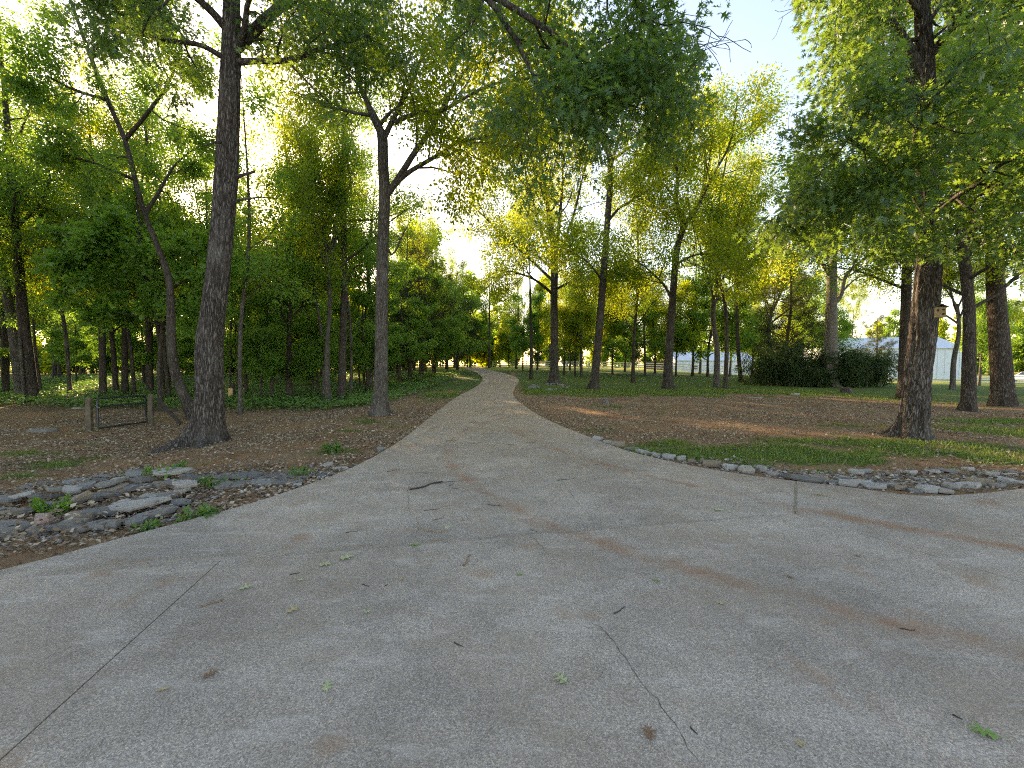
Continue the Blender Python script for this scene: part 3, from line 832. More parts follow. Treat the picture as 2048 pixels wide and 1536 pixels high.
def clipC(p):
    x, y, d = project(p)
    tr = (np.abs(x - 1850) < 38) & (y < 175) & (d < 9.4)
    return ~tr & ~((x < 1650 - 0.15 * np.maximum(0, 400 - y) * 0 - 60) & (y < 260)) & ~((x < 1560) & (y < 420)) & (y < 520 + 200 * (x > 1960))
hero('oak_tree', 'largest oak on the right, grey trunk with dense low foliage and a birdhouse', LAWN, None,
     [(1822, 873), (1830, 822), (1835, 753), (1843, 685), (1850, 617), (1855, 548), (1858, 480), (1857, 400), (1852, 300), (1849, 154), (1848, 85), (1844, 0), (1840, -200), (1845, -450)],
     [51, 47, 45, 42, 41, 42, 41, 38, 34, 30, 29, 28, 22, 12],
     [([(1845, 150), (1832, 125), (1814, 92), (1790, 56), (1760, 34), (1715, 5), (1660, -60, .3), (1600, -150, .6)], 22, 6),
      ([(1850, 470), (1800, 425, -.4), (1740, 400, -.9), (1680, 385, -1.4), (1620, 380, -1.8)], 12, 3),
      ([(1855, 430), (1820, 380, -.8), (1780, 340, -1.6), (1730, 300, -2.2), (1690, 270, -2.6)], 12, 3),
      ([(1862, 440), (1900, 400, -.9), (1950, 370, -1.8), (2000, 330, -2.4), (2080, 300, -2.8)], 13, 3),
      ([(1862, 470), (1910, 460, -.3), (1960, 440, -.8), (2040, 430, -1.2), (2120, 420, -1.5)], 12, 3),
      ([(1855, 380), (1840, 330, -1.2), (1830, 280, -2.2), (1850, 220, -3.0), (1900, 160, -3.4)], 12, 3),
      ([(1855, 330), (1920, 260, -.5), (2000, 190, -1.0), (2100, 120, -1.3)], 12, 3),
      ([(1850, 260), (1800, 210, .6), (1740, 190, 1.2), (1690, 180, 1.8)], 10, 3),
      ([(1852, 120), (1900, 60, -.4), (1980, 0, -.8), (2080, -60, -1)], 10, 3),
      ([(1850, 300), (1900, 230, 1.0), (1980, 200, 2.0), (2080, 170, 2.6)], 10, 3),
      ([(1845, 40), (1800, -30, -.5), (1730, -60, -1.2), (1690, -40, -1.6)], 10, 3)],
     P_HERO, 38000, 0.15, OAK, LEAF_OAK, BARK_OAK, 31, top_n=7, top_L=2.4, top_t0=0.6, ridge=0.015, sides=60, rings=150, limb_n=10, limb_L=1.9, flare=1.0, spread=0.4, clip=clipC,
     stubs=[([(1838, 78), (1808, 84), (1792, 108), (1772, 123), (1730, 128), (1714, 130)], 8, 3), ([(1862, 80), (1880, 65), (1900, 48)], 7, 3)])

hero('forked_tree', 'tall thin dark tree at the right edge of the drive leaning right, stump in front', LAWN, None,
     [(1188, 778), (1193, 720), (1203, 600), (1212, 480), (1221, 330), (1208, 290), (1194, 235), (1188, 170), (1184, 100)],
     [17, 15, 13.5, 12, 9, 6, 5, 4, 2],
     [([(1222, 332), (1236, 280), (1250, 230), (1264, 180), (1270, 120)], 7, 2), ([(1214, 445), (1240, 415), (1275, 395, -.5), (1310, 370, -1)], 6, 2),
      ([(1223, 322), (1260, 295, .5), (1300, 275, 1), (1340, 250, 1.5)], 6, 2), ([(1205, 560), (1170, 520, -1), (1130, 500, -2)], 5, 2), ([(1200, 265), (1160, 220, .5), (1110, 190, 1.)], 5, 2)],
     P_HERO, 38000, 0.15, KITE, LEAF_MID, BARK_DARK, 41, top_n=6, top_L=3.5, top_t0=0.55, limb_n=9, limb_L=4.4, spread=0.8)
hero('forked_tree', 'dark trunk on the lawn splitting into a wide V of limbs halfway up', LAWN, None,
     [(1335, 777), (1338, 700), (1345, 600), (1354, 500), (1366, 450), (1352, 400), (1355, 350), (1340, 290), (1330, 220), (1325, 160)],
     [18, 15, 13, 11, 9, 7, 6, 5, 4, 2],
     [([(1366, 452), (1390, 425), (1410, 382), (1432, 340), (1456, 296), (1470, 240), (1475, 190)], 8, 2), ([(1344, 600), (1328, 570), (1300, 542), (1270, 520, -1)], 6, 2),
      ([(1375, 440), (1400, 400, 1), (1410, 330, 2), (1400, 250, 2.5), (1405, 190, 3)], 6, 2), ([(1353, 400), (1320, 360, -1), (1280, 330, -1.6)], 5, 2), ([(1350, 530), (1390, 510, -1), (1440, 505, -2)], 5, 2)],
     P_HERO, 40000, 0.15, KITE, LEAF_MID, BARK_DARK, 43, top_n=6, top_L=3.2, top_t0=0.55, limb_n=9, limb_L=4.1, spread=0.8)
hero('vase_tree', 'straight grey trunk with exposed roots right of the bend, limbs fanning upward', LAWN, None,
     [(1108, 767), (1109, 700), (1108, 600), (1109, 520), (1100, 450), (1094, 400), (1085, 340), (1075, 280)],
     [18, 16, 14.5, 13, 8, 6, 5, 2],
     [([(1109, 525), (1118, 450), (1124, 380), (1126, 320), (1124, 250)], 8, 2), ([(1110, 530), (1130, 480), (1150, 420), (1164, 360), (1180, 300)], 7, 2), ([(1107, 530), (1085, 470), (1066, 400), (1050, 340), (1030, 290)], 7, 2),
      ([(1108, 590), (1070, 560, -1), (1030, 545, -2), (990, 540, -3)], 6, 2), ([(1109, 580), (1150, 560, -1), (1190, 555, -2)], 5, 2), ([(1108, 540), (1060, 500, 2), (1010, 470, 3)], 6, 2), ([(1104, 560), (1040, 500, 1), (985, 450, 1), (935, 400, 1)], 6, 2), ([(1062, 395), (1030, 340, 1), (995, 300, 1), (965, 260, 1)], 5, 2), ([(1125, 330), (1140, 260), (1150, 200, 1), (1150, 150, 1)], 5, 2)],
     P_HERO, 50000, 0.155, KITE, LEAF_MID, BARK_OAK, 47, top_n=6, top_L=3.6, top_t0=0.5, limb_n=9, limb_L=4.5, spread=0.8, flare=1.3)
hero('vase_tree', 'sunlit trunk rising in front of the dark bamboo thicket', LAWN, None,
     [(1660, 772), (1661, 700), (1663, 620), (1664, 540), (1664, 480), (1668, 420), (1672, 350), (1676, 290)],
     [24, 21, 19, 17, 13, 9, 6, 3],
     [([(1664, 610), (1682, 590), (1694, 548), (1740, 512), (1790, 490)], 9, 3), ([(1663, 560), (1640, 520), (1610, 490), (1570, 470)], 8, 3), ([(1665, 480), (1690, 440), (1720, 410), (1750, 380)], 8, 3),
      ([(1664, 500), (1640, 450, 1), (1610, 400, 2), (1590, 350, 2)], 8, 3)],
     P_HERO, 36000, 0.14, KITE, LEAF_MID, BARK_PALE, 53, top_n=6, top_L=3.4, top_t0=0.5, limb_n=9, limb_L=4.0, spread=0.8)
hero('leaning_tree', 'crooked trunk leaning left behind the big left oak, curving up from its base', 'trees along the edge of the left wood', None,
     [(390, 838), (372, 800), (352, 750), (343, 690), (342, 620), (338, 560), (318, 500), (290, 430), (270, 360), (250, 280), (215, 200), (180, 110), (155, 40), (120, -60), (90, -180)],
     [24, 21, 18, 17, 16, 15, 13, 11, 10, 9, 8, 8, 7, 5, 3],
     [([(290, 430), (320, 380, .5), (350, 330, 1), (400, 290, 1.5)], 8, 2), ([(250, 280), (300, 220, -.4), (340, 160, -.8), (360, 100, -1.)], 8, 2), ([(215, 200), (150, 180, -.4), (90, 150, -.8)], 7, 2), ([(180, 110), (230, 40, .5), (280, -20, .8)], 7, 2), ([(270, 360), (200, 330, -1), (130, 310, -1.6)], 7, 2)],
     P_HERO, 22000, 0.11, KITE, LEAF_WOOD, BARK_DARK, 59, top_n=6, top_L=2.2, top_t0=0.6, limb_n=8, limb_L=1.9, spread=0.3, flare=0.5)
# low maple boughs in front of the left wood
hero('maple_sapling', 'young maple with bright low leaves screening the wood behind the gate', 'trees along the edge of the left wood', None,
     [(322, 815), (318, 740), (325, 650), (318, 580), (300, 520), (280, 450), (270, 380)], [9, 8, 7, 6, 5, 4, 2],
     [([(322, 640), (280, 600, -0.96), (220, 570, -1.92), (150, 560, -2.88)], 4, 1), ([(320, 600), (370, 560, -1.20), (430, 540, -2.16), (480, 540, -2.88)], 4, 1), ([(318, 580), (260, 530, -1.44), (190, 510, -2.40), (120, 520, -3.12)], 4, 1),
      ([(310, 550), (360, 510, -1.44), (420, 500, -2.40)], 4, 1), ([(322, 660), (360, 630, -1.20), (410, 620, -2.64)], 3, 1), ([(300, 520), (230, 480, -1.44), (160, 470, -2.64)], 4, 1), ([(320, 650), (260, 630, 0.80), (200, 620, 0.96)], 3, 1)],
     P_UNDER | dict(n=[6, 7, 5]), 13000, 0.15, MAPLE, LEAF_MAPLE, BARK_DARK, 61, top_n=5, top_L=2.0, top_t0=0.5, limb_n=8, limb_L=1.7, spread=0.34, droop=0.25, flare=0.4)

# ------------------------------------------------------------------ prototype trees, then their copies
PROT = {}
PROT['tall'] = [proto('woodland_tree', 101, 19, 0.21, P_TALL, 27000, 0.125, KITE, LEAF_WOOD, BARK_DARK, (0.5, 0.2), 0.65),
                proto('woodland_tree', 102, 18, 0.19, P_TALL | dict(t0=[0.5, .25, .2]), 25000, 0.125, KITE, LEAF_WOOD, BARK_B, (-0.6, 0.3), 0.65, wig=0.3),
                proto('woodland_tree', 103, 17, 0.16, P_TALL | dict(t0=[0.30, .25, .2], n=[17, 7, 6]), 28000, 0.12, KITE, LEAF_MID, BARK_DARK, (0.2, -0.5), 0.62, wig=0.2)]
PROT['vase'] = [proto('vase_tree', 111, 17, 0.24, P_VASE, 30000, 0.14, KITE, LEAF_MID, BARK_B, (0.2, 0), 0.7),
                proto('vase_tree', 112, 16, 0.20, P_VASE | dict(n=[5, 10, 7]), 28000, 0.14, KITE, LEAF_MID, BARK_DARK, (-0.2, 0.2), 0.7)]
PROT['under'] = [proto('understory_tree', 121, 6.0, 0.07, P_UNDER, 15000, 0.12, KITE, LEAF_MAPLE, BARK_DARK, (0.3, 0), 0.26, 0.25),
                 proto('understory_tree', 122, 7.5, 0.09, P_UNDER | dict(t0=[0.2, .2, .2], n=[13, 7, 5]), 17000, 0.13, KITE, LEAF_WOOD, BARK_DARK, (-0.3, 0.2), 0.28, 0.25)]
PROT['mid'] = [proto('lawn_tree', 151, 11, 0.12, P_TALL | dict(t0=[0.22, .2, .2], n=[19, 7, 6], lr=[.3, .5, .48]), 28000, 0.15, KITE, LEAF_MID, BARK_DARK, (0.3, 0), 0.7),
               proto('lawn_tree', 152, 12, 0.13, P_TALL | dict(t0=[0.26, .2, .2], n=[17, 7, 6], lr=[.3, .5, .48]), 28000, 0.15, KITE, LEAF_WOOD, BARK_B, (-0.4, 0), 0.7)]
PROT['cedar'] = [proto('cedar_tree', 131, 10, 0.13, P_CEDAR, 26000, 0.14, NARROW, LEAF_CEDAR, BARK_DARK, (0.1, 0), 0.22, 0.2, wig=0.08)]
PROT['snag'] = [proto('dead_tree', 141, 15, 0.15, P_TALL | dict(t0=[0.45, .25, .2], n=[9, 4, 3]), 0, 0, KITE, LEAF_WOOD, BARK_PALE, (0.3, 0), 0.4)]
P_POLE = P_TALL | dict(t0=[0.5, .3, .2], n=[11, 5, 4], lr=[.2, .5, .5])
PROT['pole'] = [proto('pole_tree', 181, 15, 0.085, P_POLE, 6500, 0.12, KITE, LEAF_WOOD, BARK_DARK, (0.5, 0.2), 0.6, wig=.25), proto('pole_tree', 182, 14, 0.075, P_POLE | dict(t0=[.42, .3, .2]), 6500, 0.12, KITE, LEAF_MAPLE, BARK_B, (-0.5, 0.3), 0.6, wig=.3)]
FARM = P_TALL | dict(n=[14, 4, 3])
PROT['fmid'] = [proto('distant_tree', 171, 11, 0.12, FARM | dict(t0=[0.12, .2, .2], lr=[.3, .5, .48]), 5200, 0.46, KITE, LEAF_MID, BARK_DARK, (0.3, 0), 0.7), proto('distant_tree', 172, 12, 0.13, FARM | dict(t0=[0.2, .2, .2], lr=[.3, .5, .48]), 5200, 0.46, KITE, LEAF_WOOD, BARK_DARK, (-0.3, 0), 0.7)]
PROT['ftall'] = [proto('distant_tree', 173, 18, 0.2, FARM | dict(t0=[0.35, .2, .2]), 5600, 0.44, KITE, LEAF_MID, BARK_DARK, (0.3, 0), 0.7), proto('distant_tree', 174, 18, 0.18, FARM | dict(t0=[0.42, .2, .2]), 5600, 0.44, KITE, LEAF_WOOD, BARK_DARK, (-0.3, 0.3), 0.7)]
PROT['fshrub'] = [proto('distant_shrub', 175, 4.2, 0.05, P_UNDER | dict(t0=[0.02, .2, .2], n=[12, 4, 3], ang=[.95, .8, .7]), 2600, 0.36, KITE, LEAF_WOOD, BARK_DARK, (0.2, 0), 0.5), proto('distant_shrub', 176, 3.6, 0.05, P_UNDER | dict(t0=[0.02, .2, .2], n=[12, 4, 3], ang=[1.0, .8, .7]), 2600, 0.36, KITE, LEAF_MID, BARK_DARK, (-0.2, 0), 0.5)]
PROT['fcedar'] = [proto('distant_cedar', 177, 10, 0.13, P_CEDAR | dict(n=[22, 4, 3]), 5200, 0.38, NARROW, LEAF_CEDAR, BARK_DARK, (0.1, 0), 0.4, 0.2, wig=0.08)]
USED = set()

def place(kind, var, x, y, hs, rz, label, group, tilt=(0, 0), ws=None):
    src = PROT[kind][var]
    if src.name not in USED:
        USED.add(src.name); o = src
    else:
        o = copy_tree(src)
    put(o, x, y, hs, rz, tilt, ws)
    tag(o, label, 'tree', group)
    return o

def placepx(kind, var, px, py, hs, rz, label, group, lean=0.0, Y=None, ws=None):
    g = gnd(px, py)
    if Y is not None: g = at(px, py, Y)
    return place(kind, var, g[0], g[1], hs, rz, label, group, (lean, 0), ws)

EDGE = 'trees along the edge of the left wood'
placepx('tall', 0, 683, 800, .95, 0.3, 'dark twin-limbed trunk left of the pale forked tree', EDGE, -0.01)
placepx('pole', 1, 702, 792, 1.2, 1.3, 'thin dark trunk just behind the twin-limbed one', EDGE, 0.03)
placepx('tall', 2, 578, 797, .95, 2.2, 'thin trunk over the green weeds between the two big left trees', EDGE, 0.0)
placepx('pole', 1, 480, 826, .95, 4.0, 'spindly pale trunk close behind the big left oak', EDGE, 0.005, None, 1.1)
placepx('tall', 1, 740, 780, .85, 5.0, 'trunk half hidden behind the pale forked tree', EDGE, 0.02)
placepx('pole', 0, 625, 785, 1.1, 0.9, 'slim trunk rising from weeds left of the twin-limbed trunk', EDGE, -0.02)
placepx('tall', 2, 250, 792, 1.0, 3.0, 'dark trunk seen over the top of the gate', EDGE, 0.0)
placepx('tall', 0, 300, 790, .95, 5.2, 'grey trunk behind the right gate post', EDGE, 0.02)
placepx('pole', 0, 326, 800, 1.0, 2.0, 'pale slim trunk right of the gate', EDGE, -0.01, None, 1.3)
placepx('pole', 1, 140, 790, 1.1, 1.0, 'thin trunk left of the gate, darker near its foot', EDGE, 0.02, None, 1.5)
placepx('tall', 0, 66, 800, 1.05, 4.2, 'thick dark trunk near the left edge of the wood', EDGE, 0.01, None, 1.15)
placepx('tall', 1, 42, 795, 1.05, 0.5, 'grey trunk leaning left beside the thick dark one', EDGE, -0.10, None, 1.25)
placepx('tall', 2, 12, 790, 1.0, 3.3, 'trunk at the very left edge of the picture', EDGE, 0.0)
placepx('snag', 0, 60, 770, .95, 0.0, 'bare dead tree with forked top against the white sky at far left', EDGE, 0.0)

placepx('vase', 1, 1062, 757, .80, 0.4, 'dark trunk beside the outer bend of the drive, leaves hanging low', LAWN, 0.0)
placepx('tall', 2, 1265, 764, .92, 1.1, 'dark straight trunk between the thin leaning tree and the V-limbed tree', LAWN, 0.0)
placepx('vase', 0, 1432, 773, .95, 2.7, 'grey trunk paired with a thinner dark one on the lawn', LAWN, 0.0, None, .85)
placepx('pole', 0, 1451, 776, 1.2, 0.2, 'thin dark trunk, right one of the lawn pair', LAWN, -0.01, None, 1.5)
placepx('vase', 1, 1482, 763, .85, 4.1, 'slim trunk leaning left just left of the bamboo thicket', LAWN, -0.10)
placepx('tall', 0, 1805, 797, .82, 0.7, 'trunk standing between the bamboo thicket and the birdhouse oak', LAWN, 0.01, None, 1.05)
placepx('tall', 2, 1938, 820, .85, 3.6, 'mid-sized trunk just right of the birdhouse oak', LAWN, 0.0, None, 1.25)
placepx('tall', 0, 2008, 810, .95, 2.1, 'stout reddish-footed trunk at the right edge of the picture', LAWN, 0.0, None, 1.55)
placepx('vase', 0, 1905, 778, .7, 5.0, 'small trunk in front of the white fence on the far right', LAWN, 0.0, None, .6)
placepx('tall', 1, 1163, 752, .85, 2.4, 'slim trunk behind the thin leaning tree, right of the bend', LAWN, 0.0, None, .75)
placepx('tall', 2, 1128, 750, .8, 0.9, 'thin trunk just right of the tree with exposed roots', LAWN, 0.0, None, .7)
placepx('under', 1, 1290, 752, 1.3, 0.1, 'small leafy tree in front of the white fence, mid lawn', LAWN, 0.0)
placepx('tall', 0, 1385, 751, .8, 4.4, 'thin trunk right of the V-limbed tree near the white fence', LAWN, 0.0, None, .7)
placepx('under', 1, 1415, 752, 1.5, 2.0, 'bushy small tree behind the lawn pair', LAWN, 0.0)
placepx('cedar', 0, 1570, 765, 1.15, 0.0, 'brownish cedar rising above the left end of the bamboo thicket', LAWN, 0.0)
placepx('vase', 0, 1540, 757, .9, 1.9, 'tree with slanting limbs behind the bamboo thicket', LAWN, 0.0)
placepx('cedar', 0, 1750, 760, 1.1, 1.0, 'brownish cedar behind the birdhouse oak', LAWN, 0.0)
placepx('vase', 1, 1700, 752, .95, 3.0, 'sunlit tree behind the thicket toward the pale barn', LAWN, 0.0)
placepx('vase', 0, 1990, 765, .85, 0.3, 'tree by the white fence behind the stout right trunk', LAWN, 0.0)
placepx('under', 0, 1045, 742, 1.6, 0.3, 'small tree with low hanging leaves beside the far bend', LAWN, 0.0)
placepx('tall', 0, 978, 735, .95, 0.3, 'trunk near the white gate at the far end of the drive', LAWN, -0.02, 72)

rg = random.Random(5)
WOOD = 'trees inside the left wood'
n = 0
while n < 28:                                   # the wood behind the left edge
    x = rg.uniform(-62, -6.5); y = rg.uniform(21, 64)
    q = x / y
    if x > -9.5 and y < 30: continue
    if q > -0.24: continue
    if q > -0.62 and rg.random() < 0.55: continue
    k, v = rg.choice([('tall', 0), ('tall', 1), ('tall', 2), ('tall', 1), ('tall', 2)])
    if y > 42: k, v = 'ftall', v % 2
    place(k, v, x, y, rg.uniform(.82, 1.05), rg.uniform(0, 6.28), 'slender woodland tree deep among the trunks of the left wood', WOOD, (rg.uniform(-.04, .04), rg.uniform(-.04, .04)), rg.uniform(.8, 1.1))
    n += 1
n = 0
while n < 15:
    x = rg.uniform(-50, -10); y = rg.uniform(17, 52)
    if x > -13 and y < 20: continue
    place('under', n % 2, x, y, rg.uniform(.7, 1.25), rg.uniform(0, 6.28), 'small leafy understory tree beneath the left wood', 'understory trees of the left wood')
    n += 1
for k in range(34):
    y = rg.uniform(48, 68); x = -y * (0.22 + 1.15 * (k + rg.random()) / 34)
    place('fshrub', k % 2, x, y, rg.uniform(.9, 1.6), rg.uniform(0, 6.28), 'dense shrub closing the view at the back of the left wood', 'shrubs at the back of the left wood')
for px, Y, s_, k, v in [(868, 60, 1.0, 'tall', 0), (892, 66, .95, 'tall', 2), (912, 72, 1.0, 'tall', 1), (845, 45, 1.0, 'tall', 2), (828, 52, .95, 'ftall', 0), (850, 58, 1.05, 'ftall', 1), (935, 84, .9, 'fmid', 0), (1000, 92, .9, 'ftall', 0), (1018, 80, .9, 'fmid', 0), (1032, 66, 1.0, 'tall', 2), (1075, 62, 1.1, 'mid', 0), (1140, 60, 1.1, 'mid', 0), (1190, 58, 1.2, 'mid', 0), (1100, 84, 1.0, 'ftall', 0), (1160, 90, 1.0, 'ftall', 1)]:
    p = at(px, 730, Y)
    place(k, v, p[0], p[1], s_, px * 1.7, 'tree in the row closing the far end of the drive', 'trees at the far end of the drive')
for k in range(22):  # low row added to block sun stripes on the right ground and close the horizon
    y = rg.uniform(74, 104); px = 560 + 430 * (k + rg.random()) / 22
    p = at(px, 730, y); kd = ['fmid', 'fshrub', 'fcedar', 'fshrub', 'fmid'][k % 5]
    place(kd, k % len(PROT[kd]), p[0], p[1], rg.uniform(1.0, 1.5) * (1.5 if kd == 'fshrub' else 1), rg.uniform(0, 6.28), 'low tree in the hedge-like row behind the left wood', 'low trees behind the left wood')
for px, Y, s_ in [(1225, 48, .95), (1310, 50, 1.0), (1352, 44, .85), (1400, 52, 1.05), (1460, 46, .95), (1505, 50, 1.0), (1250, 56, 1.0), (1590, 52, 1.1), (1640, 48, .9), (1150, 44, .85), (1960, 44, .9)]:
    p = at(px, 735, Y)
    place('mid', 0 if px % 20 else 1, p[0], p[1], s_, px * 2.3, 'low-crowned leafy tree among the trunks toward the white fence', 'leafy trees toward the white fence')
for kd, v, x, y, sc_ in [('under', 1, -12.6, 22.5, 1.0), ('mid', 1, -20.5, 36, 1.0), ('mid', 1, -11.2, 42, 1.0), ('mid', 1, -25, 45, 1.1)]:  # leafy trees added to keep patches of low sun off the driveway
    place(kd, v, x, y, sc_, x * 3.1, 'leafy young tree added to block sun at the wood rim', 'young trees at the rim of the left wood')
n = 0
while n < 24:
    y = rg.uniform(20, 46); x = -y * rg.uniform(.26, 1.15)
    if x > -9: continue
    place('pole', n % 2, x, y, rg.uniform(.8, 1.15), rg.uniform(0, 6.28), 'pole-thin dark trunk in the shade of the left wood', 'pole-thin trunks of the left wood', (rg.uniform(-.05, .05), rg.uniform(-.05, .05)), rg.uniform(.8, 1.2))
    n += 1
p = at(655, 730, 21.5); place('vase', 0, p[0], p[1], 1.0, 1.2, 'slim tree forking in a V between the big oak and the forked tree', EDGE, (0, 0), .62)
# low dense trees along the left side of the bend
for px, py, Y, s, k, v in [(800, 752, 34, 1.0, 'under', 1), (770, 755, 30, .9, 'under', 0), (840, 748, 40, 1.15, 'under', 1), (870, 746, 46, 1.1, 'cedar', 0), (820, 750, 38, 1.2, 'cedar', 0), (895, 742, 54, 1.2, 'under', 1), (735, 757, 28, .9, 'under', 1), (915, 740, 62, 1.3, 'cedar', 0)]:
    p = at(px, py, Y)
    place(k, v, p[0], p[1], s * 1.15, px * 1.0, 'dark low-branched tree crowding the left side of the far bend', 'low trees left of the bend')
# far trees round the horizon
for k in range(60):
    a = math.radians(-62 + 124 * (k + rg.random() * .8) / 60)
    d = rg.uniform(112, 150) if a > -0.25 else rg.uniform(72, 120)
    x, y = math.sin(a) * d / max(math.cos(a), .6) , d
    kd, v = rg.choice([('ftall', 0), ('fmid', 0), ('fmid', 1), ('ftall', 1), ('fcedar', 0), ('fmid', 0)])
    s = rg.uniform(.85, 1.15) * (1.5 if kd == 'fcedar' else 1.35 if kd == 'fmid' else 1)
    place(kd, v, x, y, s, rg.uniform(0, 6.28), 'distant tree in the belt of woods along the horizon', 'distant trees beyond the fence')
for k in range(44):
    Y = rg.uniform(104, 128); px = 940 + 1250 * (k + rg.random()) / 44
    p = at(px, 735, Y)
    place('fshrub', k % 2, p[0], p[1], rg.uniform(1.2, 1.9), rg.uniform(0, 6.28), 'distant shrub at the foot of the horizon woods behind the field', 'distant shrubs behind the field')
# trees of the same wood standing left of the view
for x, y in [(-18, 9), (-24, 15), (-21, 12), (-27, 8), (-20, 3), (-26, 20)]:
    place('tall', rg.randrange(3), x, y, rg.uniform(.9, 1.05), rg.uniform(0, 6.28), 'slender woodland tree deep among the trunks of the left wood', WOOD)

# ------------------------------------------------------------------ thicket, ground plants
def thicket(name, label, cat, c, rx, ry, h, nst, nleaf, seed, size=0.22):
    rng = np.random.RandomState(seed); t = Tree(seed)
    root = empty(name, (c[0], c[1], float(ground_z(c[0], c[1])[0]))); tag(root, label, cat)
    for k in range(nst):
        a = rng.rand() * 6.28; r = math.sqrt(rng.rand())
        p = np.array([rx * r * math.cos(a), ry * r * math.sin(a), -0.05])
        hh = h * (0.6 + 0.5 * rng.rand()) * (1 - 0.35 * r ** 3)
        pts = t.wander(p, np.array([rng.normal(0, .15), rng.normal(0, .15), 1]), hh, 6, 0.07, -0.01)
        t.polys.append((pts, np.linspace(.02, .006, 7))); 
        for q in range(5):
            i = 1 + q % 6
            tw = t.wander(pts[i], np.array([rng.normal(), rng.normal(), .3]), rng.uniform(.4, .9), 3, .2, -.08)
            t.twigs.append(tw); t.polys.append((tw, np.linspace(.008, .003, 4)))
        t.twigs.append(pts)
    V, F = tubes(t.polys, lambda r: 4)
    tag(obj('stem_mass', mesh_np('stem_mass', V, F, True), simple_mat('cane', (0.06, 0.075, 0.03), 0.6), root), kind='stuff')
    LV, LF, rn = leaf_cloud(rng, t.twigs, nleaf, size, NARROW, 0.25, 0.5)
    obj('foliage', mesh_np('foliage', LV, LF, False, {'rnd': rn}), LEAF_BAMBOO, root)
    return root
g = gnd(1590, 772); thicket('bamboo_thicket', 'dark dense bamboo thicket on the lawn, left of the sunlit trunk', 'thicket', (g[0] + .6, g[1] + 1.5), 3.2, 1.8, 3.2, 130, 22000, 3)
g = gnd(1730, 774); thicket('bamboo_thicket', 'dark dense bamboo thicket on the lawn, right of the sunlit trunk', 'thicket', (g[0] + .2, g[1] + 1.5), 2.6, 1.6, 2.9, 100, 18000, 4)
g = gnd(1628, 772); thicket('leafy_bush', 'small lighter bush at the foot of the bamboo thicket', 'bush', (g[0], g[1] - .3), .7, .5, 1.3, 18, 2200, 9)

def cloud_obj(name, label, cat, pos, rng, size, shape, mat, tilt=0.6, hvar=0.0, kind='stuff', droop=0.0, szv=0.7):
    n = len(pos)
    a = rng.rand(n) * 6.28
    d = np.stack([np.cos(a), np.sin(a), rng.normal(0, 0.3, n) - droop], 1); d /= np.linalg.norm(d, axis=1)[:, None]
    nr = rng.normal(0, tilt, (n, 3)); nr[:, 2] += 1
    nr -= (nr * d).sum(1)[:, None] * d; nr /= np.linalg.norm(nr, axis=1)[:, None]
    sd_ = np.cross(nr, d); sz = size * (0.6 + szv * rng.rand(n))
    V0, F0 = shape
    V = pos[:, None, :] + sz[:, None, None] * (V0[None, :, 0, None] * d[:, None, :] + V0[None, :, 1, None] * sd_[:, None, :] + V0[None, :, 2, None] * nr[:, None, :])
    F = (F0[None] + (np.arange(n) * len(V0))[:, None, None]).reshape(-1, F0.shape[1])
    o = obj(name, mesh_np(name, V.reshape(-1, 3), F, False, {'rnd': np.repeat(rng.rand(n), len(V0))}), mat)
    tag(o, label, cat, None, kind)
    return o

rng = np.random.RandomState(77)
# knee-high weeds over the wood floor
def sample(nn, x0, x1, y0, y1, dens):
    x = rng.uniform(x0, x1, nn); y = rng.uniform(y0, y1, nn)
    k = rng.rand(nn) < dens(x, y)
    k &= ~in_poly(DRIVE, x, y)
    return x[k], y[k]
x, y = sample(170000, -46, -4.5, 15, 52, lambda x, y: wood_mask(x, y) * (0.35 + 0.65 * sm(.40, .56, fbm(x, y, .5, 8))) * np.clip(24 / y, 0, 1) * (np.abs(x) < 1.35 * y + 2))
hgt = 0.10 + 0.42 * fbm(x, y, 1.2, 9) * rng.rand(len(x)) ** .6
cloud_obj('weed_carpet', 'knee-high green weeds carpeting the floor of the left wood', 'weeds', np.c_[x, y, ground_z(x, y) + hgt], rng, 0.17, KITE, LEAF_COVER, 0.5)

# dead leaves on the ground
LITTER, nt, bs = new_mat('dead_leaves')
aa = N(nt, 'ShaderNodeAttribute', attribute_name='rnd')
nt.links.new(ramp(nt, aa.outputs['Fac'], [(0.0, (0.10, 0.06, 0.035)), (0.35, (0.20, 0.13, 0.08)), (0.7, (0.34, 0.25, 0.165)), (1.0, (0.50, 0.42, 0.32))]), bs.inputs['Base Color'])
bs.inputs['Roughness'].default_value = 0.8
CURL = (np.array([[0, 0, 0], [0.35, 0.28, 0.16], [1, 0, 0.10], [0.5, -0.32, 0.12]]), np.array([[0, 1, 2, 3]]))
x, y = sample(420000, -17, 17, 2.2, 21, lambda x, y: (1 - grass_mask(x, y)) * (0.20 + 0.80 * sm(.38, .60, fbm(x, y, .7, 12))) * np.clip(8 / y, 0, 1) * np.where(x < 0, 1.0, 0.55) * (np.abs(x) < 1.3 * y + 1) * (1 - wood_mask(x, y)))
cloud_obj('leaf_litter', 'dry brown oak leaves strewn over the bare ground on both sides', 'leaf litter', np.c_[x, y, ground_z(x, y) + .012 + .02 * rng.rand(len(x))], rng, 0.055, CURL, LITTER, 0.4)
